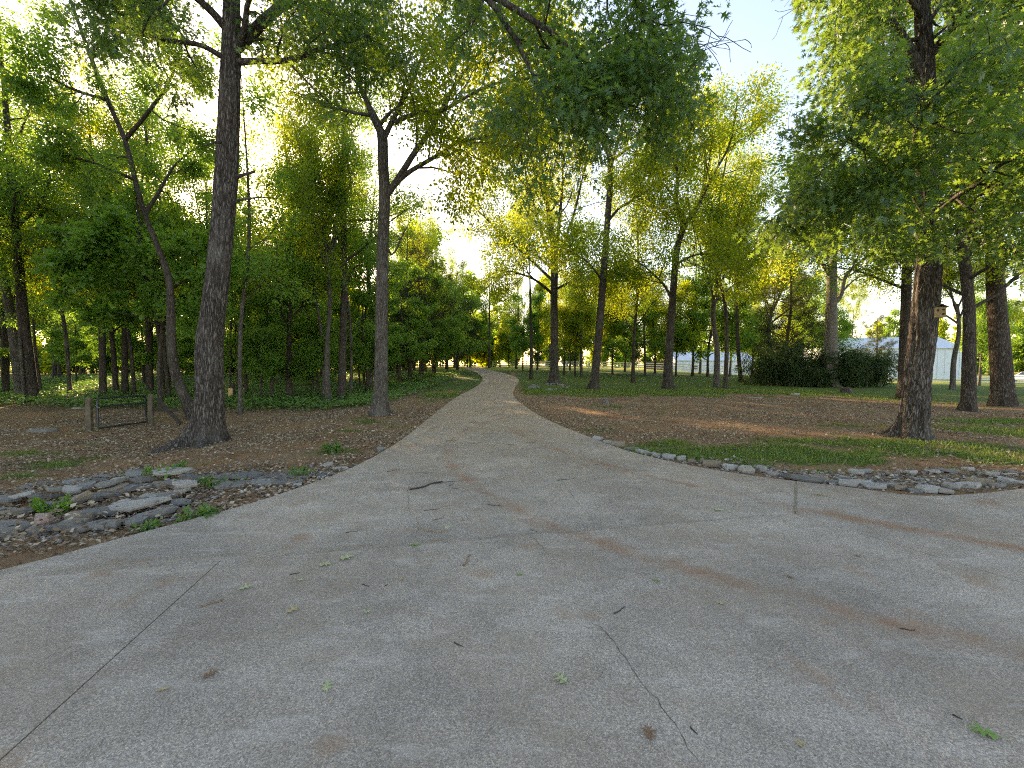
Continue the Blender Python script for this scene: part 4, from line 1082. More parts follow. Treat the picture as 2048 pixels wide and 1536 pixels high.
# grass blades and small weeds
x, y = sample(330000, -16, 18, 2.5, 26, lambda x, y: sm(.32, .75, grass_mask(x, y)) * np.clip(9 / y, 0, 1) * (np.abs(x) < 1.3 * y + 1))
n = len(x)
a = rng.rand(n) * 6.28; hh = rng.uniform(.03, .085, n) * (1 + y / 30); w = .006 * (1 + y / 12)
zz = ground_z(x, y) - .005
bx, by = np.cos(a) * w, np.sin(a) * w
lx, ly = rng.normal(0, .03, n), rng.normal(0, .03, n)
V = np.stack([np.c_[x - bx, y - by, zz], np.c_[x + bx, y + by, zz], np.c_[x + lx, y + ly, zz + hh]], 1).reshape(-1, 3)
tag(obj('grass', mesh_np('grass', V, np.arange(3 * n).reshape(-1, 3), False, {'rnd': np.repeat(rng.rand(n), 3)}), GRASS), 'short patchy grass growing among the dead leaves', 'grass', None, 'stuff')
x, y = sample(90000, -14, 16, 2.5, 20, lambda x, y: sm(.30, .7, grass_mask(x, y)) * .6 * np.clip(8 / y, 0, 1) * (np.abs(x) < 1.3 * y + 1))
cloud_obj('small_weeds', 'low broad-leaved weeds mixed into the grass patches', 'weeds', np.c_[x, y, ground_z(x, y) + .015 + .03 * rng.rand(len(x))], rng, 0.05, KITE, LEAF_COVER, 0.4)

# ------------------------------------------------------------------ stones
def stone_mat(name, c):
    m, nt, b = new_mat(name)
    P = coords(nt, 'Object', (1, 1, 4)); oi = N(nt, 'ShaderNodeObjectInfo')
    ad = N(nt, 'ShaderNodeVectorMath', operation='ADD'); nt.links.new(P, ad.inputs[0]); nt.links.new(oi.outputs['Location'], ad.inputs[1])
    n1 = noise(nt, ad.outputs[0], 5, 6, 0.65)
    col = ramp(nt, n1, [(0.28, tuple(v * .55 for v in c)), (0.5, c), (0.75, tuple(min(.8, v * 1.35) for v in c))])
    col = mix(nt, math_n(nt, 'MULTIPLY', oi.outputs['Random'], 0.45), col, (0.18, 0.145, 0.11))
    nt.links.new(col, b.inputs['Base Color']); b.inputs['Roughness'].default_value = 0.85
    bump(nt, b, n1, 0.6, 0.02)
    return m
ST_GREY = stone_mat('stone_grey', (0.215, 0.21, 0.20)); ST_PALE = stone_mat('stone_pale', (0.40, 0.38, 0.35)); ST_TAN = stone_mat('stone_tan', (0.28, 0.225, 0.165)); ST_SLATE = stone_mat('stone_slate', (0.135, 0.138, 0.14)); ST_PINK = stone_mat('stone_pink', (0.38, 0.26, 0.23))
def stone_mesh(seed):
    r = random.Random(seed); bm = bmesh.new()
    k = r.choice([5, 6, 6, 7]); vs = []
    for i in range(k):
        a = 6.283 * (i + r.uniform(-.3, .3)) / k; q = r.uniform(.66, 1.14)
        vs.append((math.cos(a) * q * .5, math.sin(a) * q * .5))
    tv = [bm.verts.new((x * r.uniform(.90, 1.02), y * r.uniform(.90, 1.02), 1 + r.uniform(-.22, .22))) for x, y in vs]
    mv = [bm.verts.new((x * r.uniform(.96, 1.06), y * r.uniform(.96, 1.06), .5 + r.uniform(-.2, .2))) for x, y in vs]
    bv = [bm.verts.new((x * .93, y * .93, r.uniform(-.05, .12))) for x, y in vs]
    bm.faces.new(tv); bm.faces.new(bv[::-1])
    for i in range(k):
        j = (i + 1) % k
        bm.faces.new([mv[i], mv[j], tv[j], tv[i]]); bm.faces.new([bv[i], bv[j], mv[j], mv[i]])
    bmesh.ops.recalc_face_normals(bm, faces=bm.faces[:])
    return bm_mesh('flagstone', bm)
STM = {}
CW = {'stone_grey': 'grey', 'stone_pale': 'whitish', 'stone_tan': 'tan', 'stone_slate': 'dark slate', 'stone_pink': 'pinkish'}
def stone(px, py, L, Wd, T, rz, mat, label, group=None, dz=0.0, tilt=(0, 0), seed=0, name='flagstone'):
    g = gnd(px, py); key = (seed % 12, mat.name)
    if key not in STM:
        me = stone_mesh(seed % 12 + 300); me.materials.append(mat); STM[key] = me
    o = bpy.data.objects.new(name, STM[key]); COL.objects.link(o)
    z = max(float(ground_z(g[0], g[1])[0]), -9)
    o.location = (g[0], g[1], z - 0.012 + dz); o.scale = (L, Wd, T); o.rotation_euler = (tilt[0], tilt[1], rz)
    tag(o, label.replace('COLOUR', CW[mat.name]), 'stone', group)
    return o
ST_LIGHT = stone_mat('stone_light', (0.38, 0.375, 0.365)); CW['stone_light'] = 'light grey'
MS = [ST_LIGHT, ST_PALE, ST_TAN, ST_GREY, ST_LIGHT, ST_PALE]
# right edging, traced along the driveway edge
EDGE_R = [(1196, 882), (1215, 888), (1238, 895), (1262, 902), (1288, 909), (1312, 914), (1338, 918), (1364, 921), (1392, 926), (1430, 931), (1462, 940), (1492, 946), (1525, 945), (1548, 952), (1640, 965), (1668, 968), (1700, 972), (1722, 970), (1750, 976),
          (1775, 972), (1800, 980), (1830, 985), (1858, 984), (1885, 986), (1905, 978), (1935, 974), (1965, 970), (1990, 975), (2015, 966), (2040, 968)]
for i, (px, py) in enumerate(EDGE_R):
    stone(px, py - 5, rg.uniform(.20, .36), rg.uniform(.12, .22), rg.uniform(.04, .085), rg.uniform(-.5, .2), MS[i * 7 % 6], 'COLOUR stone in the right edging, ' + ('between drive bend and green tuft' if px < 1392 else 'between green tuft and big slate' if px < 1590 else 'just right of the big slate' if px < 1760 else 'front row before the birdhouse oak' if px < 1890 else 'front row at its right end'), 'edging stones right of the drive', rg.uniform(0, .02), (rg.uniform(-.12, .12), rg.uniform(-.12, .12)), i)
for i in range(16):
    t = i / 15; px = 1690 + 340 * t + rg.uniform(-15, 15); py = 962 - 6 * math.sin(t * 3) + rg.uniform(-12, 2)
    stone(px, py - 8, rg.uniform(.14, .30), rg.uniform(.10, .18), rg.uniform(.03, .06), rg.uniform(-1, 1), MS[i * 5 % 6], 'COLOUR flagstone in the second row of the right edging, ' + ('left of' if px < 1840 else 'right of') + ' the birdhouse oak', 'edging stones right of the drive', rg.uniform(.0, .04), (rg.uniform(-.2, .2), rg.uniform(-.2, .2)), i + 5)
stone(1600, 957, .62, .30, .075, -.42, ST_SLATE, 'large long dark slate tipped toward the drive, biggest of the right edging', None, .02, (-.14, .05), 3)
stone(1425, 929, .32, .2, .09, .2, ST_TAN, 'blocky tan stone in the right edging beside the green tuft', None, .02, (0, 0), 4)
for i in range(38):
    px = rg.uniform(1640, 2040); py = rg.uniform(936, 958)
    stone(px, py, rg.uniform(.05, .14), rg.uniform(.04, .10), rg.uniform(.012, .03), rg.uniform(0, 6), MS[i % 6], 'tiny COLOUR stone chip on the bare soil behind the right edging', 'stone chips behind the right edging', 0.005, (rg.uniform(-.1, .1), rg.uniform(-.1, .1)), i, 'stone_chip')
# left loose wall and paving
def row(pts, n, Lr_, Wr, Tr, label, group, mats, dz=(0, .02), jit=(6, 4), tilt=.2, seed=0, rz=(-.7, 1.1)):
    P = np.array(pts, float); d = np.r_[0, np.cumsum(np.linalg.norm(np.diff(P, axis=0), axis=1))]
    for i in range(n):
        t = d[-1] * (i + .5) / n
        px = np.interp(t, d, P[:, 0]) + rg.uniform(-jit[0], jit[0]); py = np.interp(t, d, P[:, 1]) + rg.uniform(-jit[1], jit[1])
        stone(px, py, rg.uniform(*Lr_), rg.uniform(*Wr), rg.uniform(*Tr), rg.uniform(*rz), mats[(i * 5 + seed) % len(mats)], label, group, rg.uniform(*dz), (rg.uniform(-tilt, tilt), rg.uniform(-tilt, tilt)), i + seed)
GL = 'stones of the loose wall left of the drive'
row([(-20, 1030), (60, 1020), (130, 1008), (200, 990), (260, 975), (330, 965), (385, 958)], 17, (.22, .52), (.14, .26), (.03, .065), 'COLOUR flat slab in the upper tumbled course left of the drive', GL, [ST_GREY, ST_SLATE, ST_GREY, ST_TAN], (.02, .05), seed=1)
row([(-20, 1012), (80, 1000), (170, 985), (260, 966), (340, 955), (380, 948)], 16, (.22, .52), (.14, .26), (.025, .055), 'COLOUR flat slab in the upper tumbled course left of the drive', GL, [ST_SLATE, ST_GREY, ST_PALE, ST_GREY], (.08, .12), seed=4)
row([(10, 1062), (60, 1060), (110, 1056), (170, 1058), (230, 1050), (280, 1040), (330, 1022), (375, 1000)], 15, (.18, .42), (.12, .22), (.04, .085), 'COLOUR rough stone in the lower tumbled course nearest the drive', GL, [ST_PALE, ST_PINK, ST_GREY, ST_PALE, ST_TAN], (.01, .04), seed=7)
row([(200, 1030), (260, 1012), (320, 1000), (370, 985)], 9, (.2, .44), (.12, .22), (.03, .065), 'COLOUR rough stone in the lower tumbled course nearest the drive', GL, [ST_PALE, ST_GREY, ST_SLATE], (.06, .09), seed=2)
stone(160, 1040, .34, .22, .12, .1, ST_TAN, 'blocky tan boulder sitting in the middle of the left stone pile', None, .0, (0, 0), 2)
stone(165, 1005, .30, .12, .10, .6, ST_TAN, 'brown wedge stone tilted up behind the boulder in the left pile', None, .08, (.3, -.5), 5)
stone(270, 1022, .62, .26, .055, .42, ST_PALE, 'long pale slab lying across the front of the left stone pile', None, .10, (.05, -.08), 1)
stone(372, 985, .34, .30, .05, .3, ST_PALE, 'squarish cream slab on top at the right end of the left pile', None, .13, (.06, .1), 8)
stone(20, 1062, .46, .24, .07, .2, ST_GREY, 'grey slab at the left end of the lower course', None, .06, (0, .1), 6)
stone(88, 1052, .26, .2, .12, .5, ST_PINK, 'rounded pinkish stone at the left end of the lower course', None, .05, (0, 0), 9)
row([(400, 952), (450, 950), (500, 945), (560, 948), (610, 946), (650, 940)], 9, (.40, .62), (.24, .38), (.03, .045), 'COLOUR weathered flagstone set level in the soil left of the drive', 'flagstones set in the ground left of the drive', [ST_SLATE, ST_GREY, ST_SLATE], (0, .01), (8, 5), .03, 11)
row([(420, 970), (470, 968), (510, 965), (560, 962), (600, 956)], 6, (.40, .62), (.22, .36), (.03, .045), 'COLOUR weathered flagstone set level in the soil left of the drive', 'flagstones set in the ground left of the drive', [ST_GREY, ST_SLATE], (0, .01), (8, 4), .03, 5)
row([(0, 985), (60, 975), (130, 965), (220, 955), (300, 945)], 7, (.4, .7), (.2, .3), (.03, .045), 'half-buried COLOUR flagstone in the grass behind the left stone pile', 'half-buried flagstones left', [ST_GREY, ST_SLATE], (0, .008), (10, 5), .04, 3)
stone(655, 929, .19, .12, .075, .2, ST_PALE, 'small white stone left of the drive, left one of a white pair', None, .01, (0, 0), 3)
stone(682, 936, .30, .14, .05, -.1, ST_PALE, 'flat white stone left of the drive, right one of a white pair', None, .01, (0, 0), 7)
stone(716, 928, .26, .10, .035, -.2, ST_GREY, 'thin grey stone at the left edge of the drive', None, .005, (0, 0), 1)
stone(763, 898, .17, .12, .09, .3, ST_GREY, 'lone bluish-grey stone at the left edge of the drive before the forked tree', None, .0, (0, 0), 4)
stone(595, 968, .14, .07, .04, .3, ST_PALE, 'little pale stone by the drive below the set flagstones', None, .0, (.1, .1), 2)
stone(330, 1038, .26, .10, .03, .5, ST_GREY, 'small bluish slab lying apart in dead leaves by the drive edge', None, .0, (0, 0), 6)
stone(88, 862, .9, .4, .10, .1, ST_GREY, 'broad low rock left of the gate in the dirt', None, -.02, (0, 0), 2)
stone(138, 792, .7, .4, .14, .1, ST_PALE, 'pale rock at the foot of a thin trunk beyond the gate', None, -.02, (0, 0), 8)
stone(157, 815, .6, .2, .08, .3, ST_PALE, 'narrow pale rock beyond the fence line left of the gate', None, -.01, (0, 0), 5)
stone(100, 801, .5, .25, .08, .2, ST_GREY, 'dull grey rock lying between trunks left of the gate', None, -.01, (0, 0), 3)

CHIP = (np.array([[0, 0, 0], [1, .1, 0], [.8, .7, .05], [.1, .6, 0], [.15, .1, .3], [.9, .15, .25], [.75, .6, .32], [.2, .5, .28]], float) - np.array([.5, .35, .05]),
        np.array([[4, 5, 6, 7], [0, 1, 5, 4], [1, 2, 6, 5], [2, 3, 7, 6], [3, 0, 4, 7]]))
GRIT, nt, bs = new_mat('shale_grit')
aa = N(nt, 'ShaderNodeAttribute', attribute_name='rnd')
nt.links.new(ramp(nt, aa.outputs['Fac'], [(0.0, (0.10, 0.085, 0.07)), (0.5, (0.21, 0.185, 0.16)), (0.85, (0.36, 0.33, 0.29)), (1.0, (0.55, 0.52, 0.48))]), bs.inputs['Base Color']); bs.inputs['Roughness'].default_value = .9
rng = np.random.RandomState(88)
def strip(pts, n, jx, jy):
    P = np.array(pts, float); d = np.r_[0, np.cumsum(np.linalg.norm(np.diff(P, axis=0), axis=1))]; t = rng.rand(n) * d[-1]
    q = np.array([gnd(a, b)[:2] for a, b in zip(np.interp(t, d, P[:, 0]) + rng.uniform(-jx, jx, n), np.interp(t, d, P[:, 1]) + rng.normal(0, jy, n))])
    q = q[~in_poly(DRIVE, q[:, 0], q[:, 1])]
    return np.c_[q, ground_z(q[:, 0], q[:, 1]) + .008]
_q = strip([(0, 1050), (110, 1040), (200, 1020), (300, 1000), (390, 975)], 900, 20, 22); _q[:, 2] += rng.rand(len(_q)) * .13
cloud_obj('leaf_litter', 'dead leaves caught among the stones of the left pile', 'leaf litter', _q, rng, .06, CURL, LITTER, .6)
cloud_obj('shale_grit', 'grey shale chips scattered through the left stone pile', 'gravel', strip([(0, 1062), (110, 1050), (200, 1030), (300, 1010), (390, 985), (480, 965), (600, 955), (690, 940)], 650, 20, 18), rng, .055, CHIP, GRIT, .25)
cloud_obj('shale_grit', 'grey shale chips scattered behind the right edging stones', 'gravel', strip([(1300, 908), (1430, 926), (1560, 944), (1700, 958), (1850, 960), (2040, 952)], 800, 20, 7), rng, .05, CHIP, GRIT, .25)
# ------------------------------------------------------------------ gate, posts, brace
WOODP = simple_mat('weathered_post', (0.14, 0.11, 0.075), 0.85, 0.3, 9, 0, .5)
WOODD = simple_mat('dark_timber', (0.045, 0.035, 0.028), 0.85, 0.3, 9, 0, .4)
BLACK = simple_mat('black_tube', (0.022, 0.024, 0.030), 0.4, 0.2, 12)
WIRE = simple_mat('wire', (0.12, 0.12, 0.12), 0.5, .1, 10, .6)
def tube_obj(name, pts, r, mat, parent, sides=8, n=None):
    p = np.array(pts, float)
    if n: p = spline(p, n)
    V, F = tubes([(p, np.full(len(p), r))], lambda q: sides)
    return obj(name, mesh_np(name, V, F, True), mat, parent)
YG = 11.9
gp1 = gnd(180, 862); gp2 = gnd(303, 846); YG = (gp1[1] + gp2[1]) / 2; print('gate', gp1, gp2)
for p, h, lb, r in ((gp1, .98, 'square weathered wooden gate post, left of the black gate', .075), (gp2, 1.0, 'weathered wooden gate post at the right end of the black gate', .07)):
    z = float(ground_z(p[0], p[1])[0])
    o = obj('gate_post', box_mesh('gate_post', (0, 0, h / 2 - .1), (r * 1.7, r * 1.7, h + .2), Matrix.Rotation(.2, 4, 'Z'), .012), WOODP)
    o.location = (p[0], p[1], z); o.rotation_euler = (.01, .02, 0)
    tag(o, lb, 'post')
gate = empty('metal_gate', tuple(gp1)); tag(gate, 'black tubular metal gate with wire mesh at the wood edge', 'gate')
z0 = float(ground_z(gp1[0], gp1[1])[0]); z1 = float(ground_z(gp2[0], gp2[1])[0])
a0 = np.array([gp1[0] + .24, gp1[1], z0]); a1 = np.array([gp2[0] - .16, gp2[1], z1])
def gpt(t, h): return (a0 * (1 - t) + a1 * t) + np.array([0, 0, h]) - gp1
for h in (.10, .72): tube_obj('rail', [gpt(0, h), gpt(1, h)], .026, BLACK, gate)
tube_obj('frame', [gpt(0, .08), gpt(0, .85), gpt(.015, .92), gpt(.05, .96), gpt(.5, .965), gpt(.95, .96), gpt(.985, .92), gpt(1, .85), gpt(1, .08)], .027, BLACK, gate)
wires = [(np.array([gpt(t, .1), gpt(t, .72)]), np.full(2, .004)) for t in np.linspace(.05, .95, 18)] + [(np.array([gpt(0, h), gpt(1, h)]), np.full(2, .004)) for h in np.linspace(.2, .62, 5)]
V, F = tubes(wires, lambda r: 3)
obj('wire_mesh', mesh_np('wire_mesh', V, F), WIRE, gate)
tube_obj('latch', [gpt(-.03, .70), gpt(.03, .70)], .03, simple_mat('latch_metal', (.45, .45, .45), .4, .1, 5, .8), gate)
pb = [gp2 + np.array([.12, 0, 0]), at(356, 832, gp2[1])]
zb = float(ground_z(pb[1][0], pb[1][1])[0])
dv = np.array([pb[1][0] - pb[0][0], 0, (zb + .03) - (z1 + .86)]); ln = np.linalg.norm(dv)
o = obj('timber_brace', box_mesh('timber_brace', (0, 0, 0), (ln, .07, .10), None, .006), WOODD)
o.location = (pb[0][0] + dv[0] / 2, pb[0][1] + .1, z1 + .86 + dv[2] / 2); o.rotation_euler = (0, -math.atan2(dv[2], dv[0]), 0)
tag(o, 'dark diagonal timber propped against the right gate post', 'timber')
o = obj('fence_rail', box_mesh('fence_rail', (0, 0, 0), (.75, .05, .07), None, .005), WOODD)
o.location = (gp2[0] + .45, gp2[1] + .05, z1 + .47); tag(o, 'short level rail from the right gate post to the diagonal timber', 'rail')
tube_obj('fence_wire', [gp1 + np.array([0, 0, z0 - gp1[2] + .70]), gp1 + np.array([-3, -.2, z0 - gp1[2] + .66]), gp1 + np.array([-7, -.4, z0 - gp1[2] + .6])], .004, WIRE, None, 4, 12)
tag(bpy.data.objects['fence_wire'], 'thin wire running left from the left gate post', 'wire')

# stumps
def stump(px, py, r, h, label, top, mat=BARK_OAK, tilt=0, Y=None):
    g = gnd(px, py) if Y is None else at(px, py, Y)
    root = empty('tree_stump', (g[0], g[1], float(ground_z(g[0], g[1])[0]))); tag(root, label, 'stump')
    V, F, C, R = trunk_mesh(np.array([[0, 0, -.05], [0, 0, h * .5], [tilt, 0, h]]), [r, r * .9, r * .85], int(px), 16, 10, .6, 5, 0, .12)
    obj('stump_side', mesh_np('stump_side', V, F, True), mat, root)
    bm = bmesh.new(); bmesh.ops.create_circle(bm, cap_ends=True, radius=r * .88, segments=16, matrix=Matrix.Translation((tilt, 0, h - .003)))
    obj('cut_face', bm_mesh('cut_face', bm), simple_mat('cut_wood', top, .8, .25, 14), root)
stump(1692, 785, .28, .28, 'small low stump on the grass in front of the thicket', (.35, .26, .17))
stump(1211, 806, .16, .24, 'grey leaning stump in weeds right of the drive', (.30, .27, .24), BARK_PALE, .05)
g = gnd(465, 800)
root = empty('broken_stump', (g[0], g[1], float(ground_z(g[0], g[1])[0]))); tag(root, 'broken stump with a bright split-wood face just right of the big left oak', 'stump')
V, F, C, R = trunk_mesh(np.array([[0, 0, -.05], [0, 0, .4], [.05, 0, .95]]), [.17, .15, .06], 5, 14, 12, .4)
obj('stump_side', mesh_np('stump_side', V, F, True), BARK_DARK, root)
o = obj('split_face', box_mesh('split_face', (0, -.155, .40), (.24, .05, .56), Matrix.Rotation(-.05, 4, 'X'), .02), simple_mat('raw_wood', (.55, .38, .20), .8, .2, 9), root)

# birdhouse on the big right oak
BH = simple_mat('birdhouse_wood', (.36, .255, .13), .8, .2, 12)
bp = at(1876, 625, 9.25)
bh = empty('birdhouse', tuple(bp), -.35); tag(bh, 'wooden birdhouse with dark round holes fixed to the big right oak', 'birdhouse')
bm = bmesh.new(); add_box(bm, (0, 0, 0), (.20, .17, .22)); obj('box', bm_mesh('box', bm), BH, bh)
RF = simple_mat('birdhouse_roof', (.10, .085, .07), .85)
for s in (-1, 1): obj('roof_board', box_mesh('roof_board', (s * .06, -.01, .135), (.15, .22, .018), Matrix.Rotation(s * .5, 4, 'Y')), RF, bh)
for hx, hz_ in ((-.04, .04), (.05, -.04), (.05, .05)):
    bm = bmesh.new(); bmesh.ops.create_cone(bm, cap_ends=True, segments=14, radius1=.022, radius2=.022, depth=.012, matrix=Matrix.Translation((hx, -.086, hz_)) @ Matrix.Rotation(math.pi / 2, 4, 'X'))
    obj('entry_hole', bm_mesh('entry_hole', bm), WOODD, bh)

# green tuft behind the right edging
g = gnd(1395, 922); rng = np.random.RandomState(4); tw = []; F = []
VV = []; FF = []; off = 0
for k in range(70):
    a = rng.rand() * 6.28; L = rng.uniform(.14, .30); ln = rng.uniform(.1, .7)
    t = np.linspace(0, 1, 5)[:, None]; dirr = np.array([math.cos(a), math.sin(a), 0])
    c = dirr * (ln * L * t ** 1.7) + np.array([0, 0, 1]) * L * t * (1 - .35 * ln * t) + dirr * .03 * rng.rand()
    sdv = np.array([-math.sin(a), math.cos(a), 0]) * .006 * (1 - t * .9)
    VV.append(np.vstack([c + sdv, c - sdv])); FF.append(np.array([[i, i + 5, i + 6, i + 1] for i in range(4)]) + off); off += 10
tuft = empty('leafy_tuft', (g[0], g[1], float(ground_z(g[0], g[1])[0]))); tag(tuft, 'upright tuft of strap-shaped green leaves behind the right edging stones', 'plant')
obj('foliage', mesh_np('foliage', np.vstack(VV), np.vstack(FF), False, {'rnd': np.repeat(rng.rand(70), 10)}), LEAF_COVER, tuft)

def weed(px, py, r, n, size, label, mat, seed, h=.12):
    g = gnd(px, py); rng = np.random.RandomState(seed)
    root = empty('weed_plant', (g[0], g[1], float(ground_z(g[0], g[1])[0]))); tag(root, label, 'plant')
    tws = []
    for k in range(9):
        a = rng.rand() * 6.28; e = np.array([math.cos(a) * r, math.sin(a) * r, h * rng.uniform(.5, 1.2)])
        tws.append(np.array([[0, 0, 0], e * np.array([.4, .4, .7]), e]))
    V, F = tubes([(t, np.array([.004, .003, .002])) for t in tws], lambda q: 4)
    obj('stem', mesh_np('stem', V, F), LEAF_COVER, root)
    LV, LF, rn = leaf_cloud(rng, tws, n, size, KITE, .04, .05, 1.2, .25)
    obj('foliage', mesh_np('foliage', LV, LF, False, {'rnd': rn}), mat, root)
weed(88, 1026, .26, 420, .06, 'dark green leafy plant growing among the left stones', LEAF_MAPLE, 1, .16)
weed(335, 958, .22, 260, .06, 'light green weed behind the right end of the left stone pile', LEAF_COVER, 2, .2)
weed(402, 1030, .16, 90, .08, 'bright green weed at the left edge of the concrete', LEAF_COVER, 3, .08)
weed(290, 1055, .12, 60, .07, 'small broad-leaved weed by the concrete below the left stones', LEAF_COVER, 4, .06)
weed(300, 1052, .07, 30, .06, 'tiny weed touching the concrete below the left stones', LEAF_COVER, 5, .05)
weed(425, 970, .14, 120, .05, 'weed sprouting between the set flagstones on the left', LEAF_COVER, 6, .1)
weed(602, 950, .16, 120, .05, 'weed at the right end of the set flagstones', LEAF_COVER, 7, .1)
weed(670, 898, .22, 240, .06, 'green weed patch in dead leaves before the forked tree', LEAF_COVER, 8, .12)
# ------------------------------------------------------------------ twigs and fallen leaves on the concrete
TWIG = simple_mat('twig_bark', (.055, .042, .034), .9, .3, 30); TWIGT = simple_mat('twig_tan', (.27, .18, .10), .8, .3, 30)
def twig(px0, py0, px1, py1, r, label, group=None, mat=TWIG, forks=1, seed=0):
    rng = np.random.RandomState(seed); a = gnd(px0, py0); b = gnd(px1, py1); c = (a + b) / 2
    p = np.array([a, a * .66 + b * .34, a * .3 + b * .7, b]) - c
    p[1:3] += rng.normal(0, .04 * np.linalg.norm(b - a), (2, 3)) * np.array([1, 1, 0]); p[:, 2] = r * .9
    pl = [(spline(p, 7), np.linspace(r, r * .5, 7))]
    for k in range(forks):
        i = rng.randint(2, 6); q = pl[0][0][i]; d = (pl[0][0][-1] - pl[0][0][0]) * rng.uniform(.18, .35); an = rng.choice([-.7, .7])
        d = np.array([d[0] * math.cos(an) - d[1] * math.sin(an), d[0] * math.sin(an) + d[1] * math.cos(an), 0])
        pl.append((np.array([q, q + d * .5, q + d]), np.array([r * .6, r * .5, r * .3])))
    V, F = tubes(pl, lambda r: 6)
    o = obj('twig', mesh_np('twig', V, F, True), mat); o.location = c
    tag(o, label, 'twig', group); return o
twig(820, 980, 885, 964, .011, 'thickest dark stick on the concrete, lying left of centre', None, TWIG, 2, 1)
twig(846, 1062, 890, 1066, .008, 'curved tan twig on the concrete beside a pale leaf', None, TWIGT, 1, 2)
twig(926, 1132, 942, 1110, .006, 'short tan twig pointing away, centre of the concrete', None, TWIGT, 0, 3)
twig(400, 1215, 446, 1200, .006, 'forked tan twig near the long left joint', None, TWIGT, 2, 4)
TG = 'small dark twigs on the concrete'
for i, (a, b, c, d) in enumerate([(835, 946, 868, 946), (893, 964, 925, 962), (898, 972, 908, 967), (904, 976, 918, 979), (866, 1041, 888, 1036), (848, 1022, 880, 1018), (975, 1009, 1008, 1013), (1228, 1228, 1250, 1214), (724, 1170, 738, 1173), (770, 1172, 776, 1170),
                                   (1115, 962, 1150, 957), (1190, 930, 1208, 926), (692, 1066, 716, 1063), (908, 1285, 926, 1294), (774, 944, 800, 938), (1050, 884, 1070, 886), (940, 888, 962, 885), (1010, 890, 1030, 889), (858, 858, 880, 853), (1240, 1040, 1252, 1041), (1380, 1455, 1395, 1470), (985, 832, 1005, 828),
                                   (940, 845, 958, 844), (890, 882, 910, 880), (1800, 1258, 1830, 1262), (1905, 1430, 1925, 1440), (580, 1150, 600, 1146), (1060, 1060, 1075, 1064), (965, 820, 990, 816)]):
    twig(a, b, c, d, .0036, 'short thin dark twig scattered on the concrete', TG, TWIG, 1 if i % 3 == 0 else 0, 20 + i)

FL = {}
def fallen_leaf_mat(nm, c):
    m = simple_mat(nm, c, .6, .15, 30); return m
LM = {'pale': fallen_leaf_mat('fallen_pale', (.42, .46, .24)), 'green': fallen_leaf_mat('fallen_green', (.16, .30, .05)), 'brown': fallen_leaf_mat('fallen_brown', (.22, .125, .07)), 'straw': fallen_leaf_mat('fallen_straw', (.46, .36, .18))}
def fleaf(px, py, L, rz, mat, label, group=None, seed=0):
    key = (mat, seed % 3)
    if key not in FL:
        rng = np.random.RandomState(seed); V = OAK[0].copy(); V[:, 2] = .06 + .10 * np.abs(V[:, 1]) * 2 * rng.rand(len(V)) + .05 * rng.rand(len(V)); V[:, 0] -= .5
        V = np.vstack([V, [[-.75, .03, .02], [-.5, .015, .06], [-.5, -.015, .06]]])
        F = np.vstack([OAK[1], [[18, 20, 19]]])
        me = mesh_np('fallen_leaf', V, F); me.materials.append(LM[mat]); FL[key] = me
    g = gnd(px, py); o = bpy.data.objects.new('fallen_leaf', FL[key]); COL.objects.link(o)
    o.location = (g[0], g[1], .002 + g[2]); o.scale = (L, L, L * .8); o.rotation_euler = (0, 0, rz); tag(o, label, 'leaf', group)
fleaf(1122, 1360, .11, 2.3, 'pale', 'pale lobed leaf on the concrete, right of bottom centre', None, 0)
fleaf(1298, 1468, .10, 1.4, 'brown', 'brown curled leaf beside the long crack near the bottom', None, 1)
fleaf(1968, 1468, .13, 2.6, 'green', 'bright green lobed leaf in the bottom right corner', None, 2)
fleaf(692, 1117, .16, .5, 'pale', 'pale lobed leaf on the long cross joint, right of its neighbour', None, 1)
fleaf(651, 1130, .13, .2, 'pale', 'pale lobed leaf just below the cross joint, left of its neighbour', None, 2)
fleaf(490, 1177, .11, .8, 'pale', 'pale green leaf near the long left joint', None, 0)
fleaf(896, 1056, .11, 1.2, 'pale', 'pale star-shaped leaf by the curved tan twig', None, 1)
fleaf(830, 1091, .11, .1, 'green', 'fresh green leaf sitting on the cross joint', None, 2)
fleaf(585, 1222, .11, 1.0, 'straw', 'tan leaf right of the long left joint', None, 0)
fleaf(655, 1374, .10, 1.9, 'pale', 'pale ragged leaf near the bottom, left of centre', None, 1)
fleaf(28, 1173, .13, .1, 'green', 'yellow-green leaf on the concrete at the left edge', None, 2)
fleaf(1436, 1021, .13, -.4, 'pale', 'pale leaf on the concrete left of the right-hand joint', None, 0)
fleaf(1638, 990, .16, -.5, 'straw', 'straw-coloured leaf between the joint and the right edging', None, 1)
fleaf(1602, 1489, .06, .3, 'straw', 'tiny yellow leaf fragment near the bottom right', None, 2)
fleaf(326, 1380, .06, .3, 'straw', 'tiny yellow leaf fragment near the bottom left', None, 0)
fleaf(420, 1350, .09, .9, 'brown', 'narrow brown leaf near the bottom left joint', None, 1)
GLF = 'small leaves scattered on the concrete'
for i, (px, py) in enumerate([(600, 1161), (803, 1158), (1038, 1150), (1580, 1155), (735, 1225), (1440, 1207), (1288, 1034), (985, 905), (1096, 912), (990, 868), (945, 838), (1018, 858), (660, 962), (712, 1047), (652, 1060), (1460, 1024), (1655, 993), (870, 940), (925, 1042), (1110, 910), (985, 797), (1020, 780), (1312, 1162), (1715, 1112)]):
    fleaf(px, py, .065, i * 1.7, ['pale', 'straw', 'green', 'brown', 'pale'][i % 5], 'small stray leaf scattered on the concrete', GLF, i)
fleaf(988, 825, .14, .4, 'brown', 'dark curled leaf in the middle of the lane by a tan patch', None, 4)

